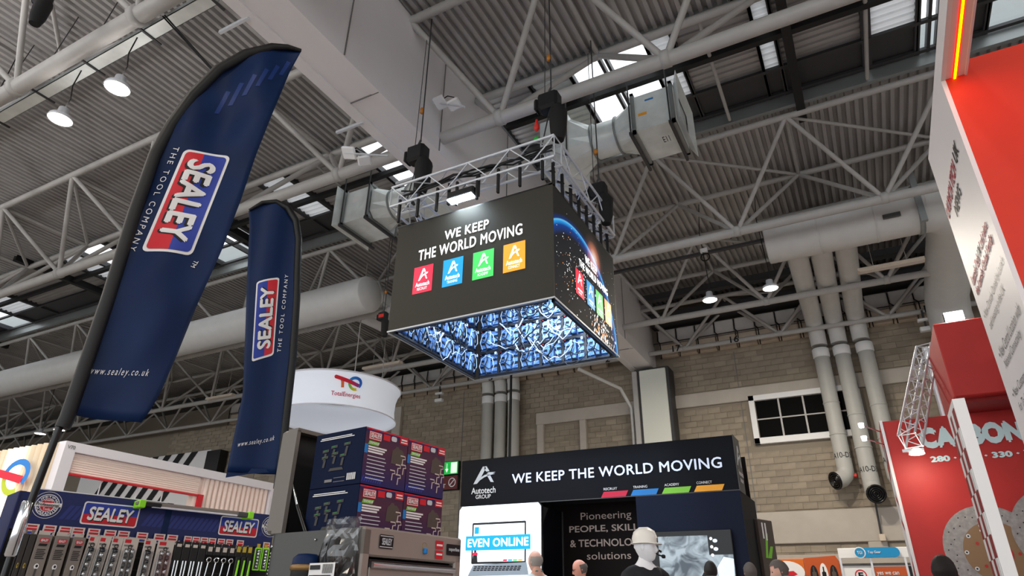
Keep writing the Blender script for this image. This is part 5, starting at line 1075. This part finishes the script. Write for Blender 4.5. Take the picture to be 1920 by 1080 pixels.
def disc(cx_, cz, r, dy=0.):
    q = rect(cx_-r, cx_+r, -dy, cz-r, cz+r); flat('disc_picture', [circ(.5, .5, .5, n=40)], q, M['disc'], cs_, .004); flat('disc_picture', [circ(.54, .47, .34, n=36)], q, M['disc_hub'], cs_, .007); flat('disc_centre', [circ(.56, .44, .13, n=24)], q, M['red_stand'], cs_, .01)
    random.seed(9); flat('drill_holes', [circ(.5+rr_*math.cos(a), .5+rr_*math.sin(a), .008, n=6) for k in range(40) for a, rr_ in ((k*.157, .38+.035*(k % 3)),)], q, M['print_black'], cs_, .006)
    flat('bobbins', [circ(.54+.31*math.cos(k*math.pi/5), .47+.31*math.sin(k*math.pi/5), .024, n=10) for k in range(10)], q, M['print_silver'], cs_, .011); flat('bobbins', [circ(.54+.31*math.cos(k*math.pi/5), .47+.31*math.sin(k*math.pi/5), .011, n=8) for k in range(10)], q, M['print_black'], cs_, .012)
    flat('hub_print', [[(.42, .7), (.62, .7), (.62, .72), (.42, .72)], [(.5, .67), (.54, .61), (.6, .6), (.56, .64)]], q, M['print_white'], cs_, .012); flat('hub_holes', [circ(.54+.21*math.cos(a), .46+.21*math.sin(a), .018, n=10) for a in (1.2, 2.6, 3.9, 5.2, 6.2)], q, M['red_stand'], cs_, .011)
disc(.72, 1.79, .43); disc(1.36, 1.93, .44, .012)
MB().bbox(.7, 3, -.62, .55, 3.23, 4.06, .01).obj('tower', M['red_stand'], cs_); MB().box(.8, 3, -.5, .4, 3.19, 3.23).obj('tower_base', M['red_deep'], cs_)
fl2 = thing('flood_lamp', 'glaring white flood lamp on top of the red tower block', 'lamp', (1.22, 8.2, 4.07)); MB().bbox(-.1, .1, -.08, .08, .03, .16, .02).obj('housing', M['black'], fl2); MB().box(-.09, .09, -.095, -.08, .045, .145).obj('lens', M['lamp_cool'], fl2); MB().box(-.02, .02, -.03, .03, 0, .04).obj('foot', M['black'], fl2)
fl2.children[0].rotation_euler = (0, 0, 0); L = bpy.data.lights.new('flood', 'AREA'); L.size = .18; L.energy = 18; L.color = (.9, 1, .97); o = put('light', L, fl2, (0, -.12, .1), (math.radians(-70), 0, 0))
for k, (z, lb) in enumerate(((3.12, 'slim arm spotlight on the brake stand corner, upper of two'), (2.97, 'slim arm spotlight on the brake stand corner, lower of two'))):
    o = thing('arm_spotlight', lb, 'lamp', (.27, 8.7, z), 0, 'arm spotlights'); MB().tube([(0, 0, -.03), (-.2, -.25, .02)], .008, 6).obj('arm', M['chrome'], o); MB().lathe([(0, -.03), (.025, -.03), (.03, .02), (0, .025)], 12, (-.2, -.25, .02)).obj('head', M['lamp_cool'], o)
ar = thing('truss_arm', 'silver lattice truss arm leaning over the brake stand with a lamp at its tip', 'truss', (.5, 8.15, 2.83))
b = (MB(), MB()); P1 = (.52, 1.3, 1.42); truss_beam(b, (0.0, .03, .03), P1, .17, .17, .013, .006, .14); b[0].obj('chord', M['alu'], ar); b[1].obj('lattice', M['alu'], ar)
MB().box(-.1, .1, -.05, -.035, -.1, -.07).obj('end_plate', M['alu'], ar); MB().tube([(.52, 1.3, 1.45), (.52, 1.3, -2.83)], .05, 8).obj('post', M['alu'], ar)
MB().lathe([(0, -.03), (.06, -.03), (.075, -.08), (.06, -.085), (0, -.06)], 14, (.03, 0, -.04)).obj('lamp_head', M['lamp'], ar); L = bpy.data.lights.new('arm_lamp', 'AREA'); L.shape = 'DISK'; L.size = .12; L.energy = 4; L.color = (1, .88, .7); put('light', L, ar, (.03, .0, -.14), (math.radians(25), 0, 0))
# chequered upright
cp = thing('chequered_post', 'white upright light box with red chequers in front of CARBON lettering', 'sign post', (.6, 5.0, 0))
MB().box(.0, .07, -.0, .03, 0, 2.46).obj('frame', M['white'], cp); MB().box(.0, .07, .43, .46, 0, 2.46).obj('frame', M['white'], cp); MB().box(.0, .07, .03, .43, 2.41, 2.46).obj('frame', M['white'], cp); MB().box(.03, .07, .03, .43, 0, 2.41).obj('back', pr('post_blue', (120, 150, 215), .5), cp)
for k in range(18):
    for j in range(4): MB().box(-.004, .03, .03+j*.1, .03+(j+1)*.1, 2.28-k*.13, 2.28-k*.13+.128).obj('chequer', M['red_deep'] if (j+k) % 2 == 0 else M['white'], cp)
# ================================================================== FAR STANDS
og = thing('orange_stand', 'orange panel stand with three oval pictures', 'stand', (-2.9, 20.5, 0)); MB().bbox(0, .96, 0, .06, 0, 2.47, .01).obj('panel', M['orange_w'], og); MB().prism([(.97, 0), (1.83, 0), (1.83, 2.4), (1.76, 2.53), (.97, 2.48)], lambda a, z: V((a, -.02, z)), lambda a, z: V((a, .06, z))).obj('panel', M['orange_d'], og)
flat('car_picture', [circ(.5, .5, .5, .5, 24)], rect(.0, .95, 0, 1.85, 2.42), M['print_white'], og, .006); flat('car_picture', [[(.1, .3), (.5, .2), (.8, .4), (.7, .55), (.3, .5)]], rect(.0, .95, 0, 1.85, 2.42), M['print_red'], og, .01)
for k, x in enumerate((1.08, 1.32, 1.56)): flat('oval_picture', [circ(.5, .5, .5, .5, 20)], rect(x, x+.2, -.02, 1.75, 2.35-.05*(k != 1)), M['print_white' if k == 1 else 'print_black'], og, .006); flat('oval_picture', [[(.25, .3), (.75, .3), (.75, .62), (.58, .66), (.58, .85), (.42, .85), (.42, .66), (.25, .62)]], rect(x, x+.2, -.02, 1.75, 2.35), M['print_black' if k == 1 else 'brown_panel'], og, .01)
tg = thing('shell_scheme_stand', 'white shell scheme stand with rounded blue Top Gear sign', 'stand', (-1.05, 20.4, 0))
MB().bbox(0, 2.2, 0, .05, 2.45, 2.7, .01).obj('fascia', M['white'], tg); MB().box(0, 2.2, .02, .06, 0, 2.27).obj('back_panel', M['white'], tg); MB().box(0, 2.2, .0, .05, 2.27, 2.32).obj('rail', M['chest_dark'], tg)
for x in (0, .72, 1.5, 2.15): MB().box(x, x+.05, -.02, .06, 0, 2.45).obj('post', M['alu'], tg)
o = thing('name_sign', 'rounded blue Top Gear name sign on the white fascia', 'sign', (-.66, 20.34, 2.46)); MB().prism(rr(.12, 1, x0=0, x1=1.05, y0=0, y1=.24), lambda a, z: V((a, 0, z)), lambda a, z: V((a, .04, z))).obj('plate', M['cyan_sign'], o); flat('disc', [circ(.13, .12, .14)], Q((0, 0, 0), (1, 0, 0), (1, 0, 1), (0, 0, 1)), M['print_white'], o, .004); flat('disc', [circ(.13, .12, .115)], Q((0, 0, 0), (1, 0, 0), (1, 0, 1), (0, 0, 1)), M['cyan_sign'], o, .008); text('lettering', 'TGI', rect(.07, .19, 0, .08, .16), M['print_white'], o, .02, .012); text('lettering', 'Top Gear', rect(.32, .62, 0, .08, .16), M['print_white'], o, .01, .008)
flat('poster', [R01], rect(.14, .7, .02, 0, 2.2), M['white'], tg, .01); q = rect(.3, .58, .02, 1.9, 2.18); rg2 = [[a_, b__, c_, d_] for a_, b__, c_, d_ in zip(circ(.5, .5, .5), circ(.5, .5, .5)[1:]+circ(.5, .5, .5)[:1], circ(.5, .5, .4)[1:]+circ(.5, .5, .4)[:1], circ(.5, .5, .4))]; flat('ring_logo', rg2, q, M['print_red'], tg, .014); text('lettering', 'F', subq(q, .3, .72, .2, .76), M['print_black'], tg, .04, .014)
flat('poster', [R01], rect(.74, 1.5, .02, 0, 2.24), M['orange_d'], tg, .012); text('lettering', 'yes we can', rect(.82, 1.32, .02, 2.02, 2.12), M['print_white'], tg, .01, .018); MB().box(1.55, 2.15, .0, .03, 0, 2.25).obj('poster', M['print_black'], tg)

# ================================================================== PEOPLE
def head_grid(hair=None):
    vs = []; NU, NV = 40, 30; keep = []
    for j in range(NV+1):
        for i in range(NU):
            v = math.pi*j/NV; u = 2*math.pi*i/NU; dx, dy, dz = math.sin(v)*math.cos(u), math.sin(v)*math.sin(u), math.cos(v)
            x, y, z = dx*.077, dy*.097, dz*.12
            if z < 0: x *= 1-.38*(-z/.12)**1.6
            if y > 0: y *= 1.06 if z > 0 else 1-.35*(-z/.12)
            if y < -.078: y = -.078-(-y-.078)*.55
            if y < 0:
                y -= .016*math.exp(-((z+.1)/.025)**2)*math.exp(-(x/.03)**2)
                y -= .027*math.exp(-(x/.013)**2)*max(0, min(1, (.03-z)/.055))*math.exp(-(max(0, -.03-z)/.009)**2)
                for sx in (-1, 1): y += .010*math.exp(-((x-sx*.031)/.016)**2-((z-.012)/.013)**2)
                y -= .004*math.exp(-((z-.035)/.012)**2)*math.exp(-(x/.05)**2); y -= .005*math.exp(-((z+.06)/.012)**2)*math.exp(-(x/.024)**2)
            line = .062 if dy < -.45 else (.03 if dy < -.1 else -.055)
            if hair == 'bald': on = -.06 < z < .05 and dy > -.12 or False
            elif hair == 'long': on = z > (.055 if dy < -.4 else -.12)
            else: on = z > line
            if hair:
                k = 1.09 if hair != 'long' else 1.16; x *= k; y *= k; z = z*k if hair != 'bald' else z
                x += random.uniform(-.002, .002); z += random.uniform(-.002, .002)
            vs.append((x, y, z)); keep.append(on)
    fs = []
    for j in range(NV):
        for i in range(NU):
            f = (j*NU+i, j*NU+(i+1) % NU, (j+1)*NU+(i+1) % NU, (j+1)*NU+i)
            if not hair or all(keep[q] for q in f): fs.append(f)
    return vs, fs
def skin_obj(name, verts, edges, mat, parent, root=0, lv=1):
    me = bpy.data.meshes.new(name); me.from_pydata([v[:3] for v in verts], edges, []); me.materials.append(mat); o = put(name, me, parent)
    o.modifiers.new('s', 'SKIN').use_smooth_shade = True; 
    if not me.skin_vertices: 
        bm = bmesh.new(); bm.from_mesh(me); bm.verts.layers.skin.verify(); bm.to_mesh(me); bm.free()
    for v, d in zip(verts, me.skin_vertices[0].data): d.radius = (v[3], v[4] if len(v) > 4 else v[3]); d.use_root = False
    me.skin_vertices[0].data[root].use_root = True
    sb = o.modifiers.new('b', 'SUBSURF'); sb.levels = lv; sb.render_levels = lv
    return o
def person(label, x, y, h, rz, skin, hair, hmat, shirt, head_rot=(0, 0, 0), glasses=False, lanyard=None, mann=False):
    p = thing('mannequin' if mann else 'person', label, 'mannequin' if mann else 'person', (x, y, 0), rz); k = h/1.78
    S_ = lambda L: [tuple([a*k for a in v[:3]]+list(v[3:])) for v in L]
    # one continuous body: pelvis, spine, neck, arms with five fingers, legs and feet
    vb = [(0, .0, .98, .14, .10), (0, .0, 1.15, .135, .095), (0, .0, 1.33, .155, .105), (0, .02, 1.47, .10, .075), (0, .015, 1.55, .052, .055), (0, .0, 1.63, .05, .055)]; eb = [(0, 1), (1, 2), (2, 3), (3, 4), (4, 5)]
    for sx in (-1, 1):
        n = len(vb)
        vb += [(sx*.185, .015, 1.44, .055), (sx*.225, .03, 1.16, .04), (sx*.215, -.10, .95, .028), (sx*.21, -.13, .89, .034, .018)]; eb += [(3, n), (n, n+1), (n+1, n+2), (n+2, n+3)]
        for f, (dx, ln) in enumerate(((-.026, .062), (-.009, .075), (.009, .07), (.025, .055))):
            q = len(vb); vb += [(sx*(.21+dx*.6), -.145+dx*.2, .85, .009), (sx*(.21+dx*.7), -.165, .85-ln*.6, .0085), (sx*(.21+dx*.7), -.158, .85-ln, .007)]; eb += [(n+3, q), (q, q+1), (q+1, q+2)]
        q = len(vb); vb += [(sx*.185, -.155, .88, .0095), (sx*.175, -.18, .85, .008)]; eb += [(n+3, q), (q, q+1)]
        n = len(vb); vb += [(sx*.095, 0, .9, .095), (sx*.1, -.01, .5, .06), (sx*.1, .02, .1, .04), (sx*.11, -.11, .04, .04, .03)]; eb += [(0, n), (n, n+1), (n+1, n+2), (n+2, n+3)]
    skin_obj('body', S_(vb), eb, skin, p)
    vt = [(0, 0, .96, .165, .12), (0, 0, 1.15, .155, .115), (0, 0, 1.33, .18, .125), (0, .02, 1.455, .12, .09), (0, .018, 1.53, .086, .08)]; et = [(0, 1), (1, 2), (2, 3), (3, 4)]
    for sx in (-1, 1): n = len(vt); vt += [(sx*.18, .015, 1.435, .075), (sx*.215, .02, 1.24, .062)] + ([(sx*.226, .03, 1.14, .05), (sx*.216, -.09, .97, .04)] if not mann else []); et += [(3, n), (n, n+1)]+([(n+1, n+2), (n+2, n+3)] if not mann else [])
    skin_obj('shirt', S_(vt), et, shirt, p)
    vl = [(0, 0, .97, .16, .12)]; el = []
    for sx in (-1, 1): n = len(vl); vl += [(sx*.095, 0, .86, .115), (sx*.1, -.01, .5, .078), (sx*.1, .02, .09, .062)]; el += [(0, n), (n, n+1), (n+1, n+2)]
    skin_obj('trousers', S_(vl), el, M['trousers'], p)
    for sx in (-1, 1): b = MB(); b.tube([(sx*.1*k, .07*k, .045), (sx*.103*k, -.02, .05), (sx*.11*k, -.12*k, .042), (sx*.112*k, -.19*k, .032)], [.036, .05, .046, .024], 10); b.obj('shoe', M['shoe'], p)
    hp = put('head', None, p, (0, -.02*k, 1.655*k), head_rot); bpy.data.objects.remove(hp)
    hz = Mx.Translation((0, -.018*k, h-.128)) @ Mx.Rotation(head_rot[2], 4, 'Z') @ Mx.Rotation(head_rot[0], 4, 'X')
    def hobj(name, vs, fs, mat, smooth=True): b = MB(); b.add([hz @ V(v) for v in vs], fs, 0, smooth); return b.obj(name, mat, p)
    ho = hobj('head', *head_grid(), skin)
    for sx in (-1, 1):
        e = MB(); e.lathe([(0, -.03), (.012, -.024), (.02, 0), (.016, .02), (0, .03)], 10); hobj('ear', [(sx*.076+v[0]*.35, .012+v[1], v[2]*1.05) for v in e.v], e.f, skin)
        if not mann:
            e = MB(); e.lathe([(0, -.009), (.006, -.006), (.009, 0), (.006, .006), (0, .009)], 10); hobj('eye', [(sx*.031+v[0], -.0765+v[1], .012+v[2]*.7) for v in e.v], e.f, M['eye'])
    if not mann: hobj('mouth', [(-.022, -.0905, -.06), (0, -.097, -.0575), (.022, -.0905, -.06), (0, -.096, -.066)], [(0, 3, 2, 1)], M['lip'])
    if hair: random.seed(4); hobj('hair', *head_grid(hair), hmat)
    if glasses:
        for sx in (-1, 1):
            g_ = MB(); g_.tube([(sx*.032+.021*math.cos(a*math.pi/6), -.093, .01+.017*math.sin(a*math.pi/6)) for a in range(13)], .0022, 5); hobj('glasses_rim', g_.v, g_.f, M['black'])
        g_ = MB(); 
        for sx in (-1, 1): g_.tube([(sx*.053, -.09, .014), (sx*.077, .01, .014)], .002, 4)
        g_.tube([(-.011, -.097, .012), (.011, -.097, .012)], .002, 4); hobj('glasses_frame', g_.v, g_.f, M['black'])
    if lanyard:
        b = MB(); b.tube([(-.1*k, -.09, 1.2*k), (-.085*k, -.06, 1.46*k), (-.05*k, .06, 1.545*k), (.05*k, .06, 1.545*k), (.085*k, -.06, 1.46*k), (.1*k, -.09, 1.2*k)], .008, 6); b.obj('lanyard', lanyard, p)
    return p, hz, hobj
dg = math.radians
person('man with short thinning hair in pale shirt seen from behind before the white LED display', -3.78, 7.74, 1.83, dg(-112), SK[0], 'bald', M['hair_white'], M['cloth_pale'], lanyard=M['lanyard'])
person('balding man in glasses with dark top and teal lanyard looking down beside the Pioneering wall', -3.58, 8.69, 1.78, dg(-45), SK[1], 'bald', M['hair_grey'], M['cloth_black'], (.3, 0, -.3), True, M['lanyard'])
person('man with short dark hair facing the television on the navy panel', -2.02, 9.3, 1.77, dg(-165), SK[2], 'short', M['hair_dark'], M['cloth_black'])
person('grey haired man seen from behind at the end of the black stand', -1.59, 9.7, 1.768, dg(-150), SK[0], 'short', M['hair_grey'], M['cloth_black'])
person('man in white shirt looking down in profile before the orange panels', -1.06, 8.49, 1.72, dg(-78), SK[0], 'short', M['hair_grey'], M['cloth_white'], (.25, 0, 0), lanyard=M['lanyard'])
person('woman with long dark hair passing below the brake disc pictures', .42, 6.9, 1.63, dg(150), SK[2], 'long', M['hair_dark'], M['cloth_black'])
mp_, hz, hobj = person('white mannequin in black polo shirt wearing a white hard hat and headset', -1.86, 6.0, 1.81, dg(48), M['mannequin'], None, None, M['cloth_black'], (0, 0, dg(47)), mann=True)
# hard hat: shell, brim, ridge; headset
b = MB(); b.lathe([(.102, .035), (.105, .07), (.1, .1), (.086, .13), (.06, .151), (.03, .161), (0, .164)], 28); hobj('hard_hat', [(x*.96, y*1.04+.005, z) for x, y, z in b.v], b.f, M['helmet'])
b = MB(); b.lathe([(.1, .036), (.118, .03), (.12, .034), (.102, .042)], 28); hobj('hat_brim', [(x*.94, y*1.03+.005-(.03 if y < -.07 else 0), z-(.006 if y < -.07 else 0)) for x, y, z in b.v], b.f, M['helmet'])
b = MB(); b.tube([(0, -.1, .075), (0, -.08, .128), (0, -.03, .158), (0, .04, .158), (0, .088, .125), (0, .105, .07)], .014, 8); hobj('hat_ridge', b.v, b.f, M['helmet'])
b = MB(); b.tube([(.1, .11, .02), (.1, .0, .022), (.098, -.06, .0), (.085, -.12, -.03)], .01, 8); b.bbox(.085, .115, -.02, .05, -.02, .03, .006); hobj('headset', b.v, b.f, M['black'])
b = MB(); b.tube([(.1, -.04, -.01), (.1, -.09, -.055), (.07, -.14, -.07)], .007, 8); b.bbox(.04, .085, -.155, -.125, -.085, -.055, .006); hobj('headset_camera', b.v, b.f, M['black'])
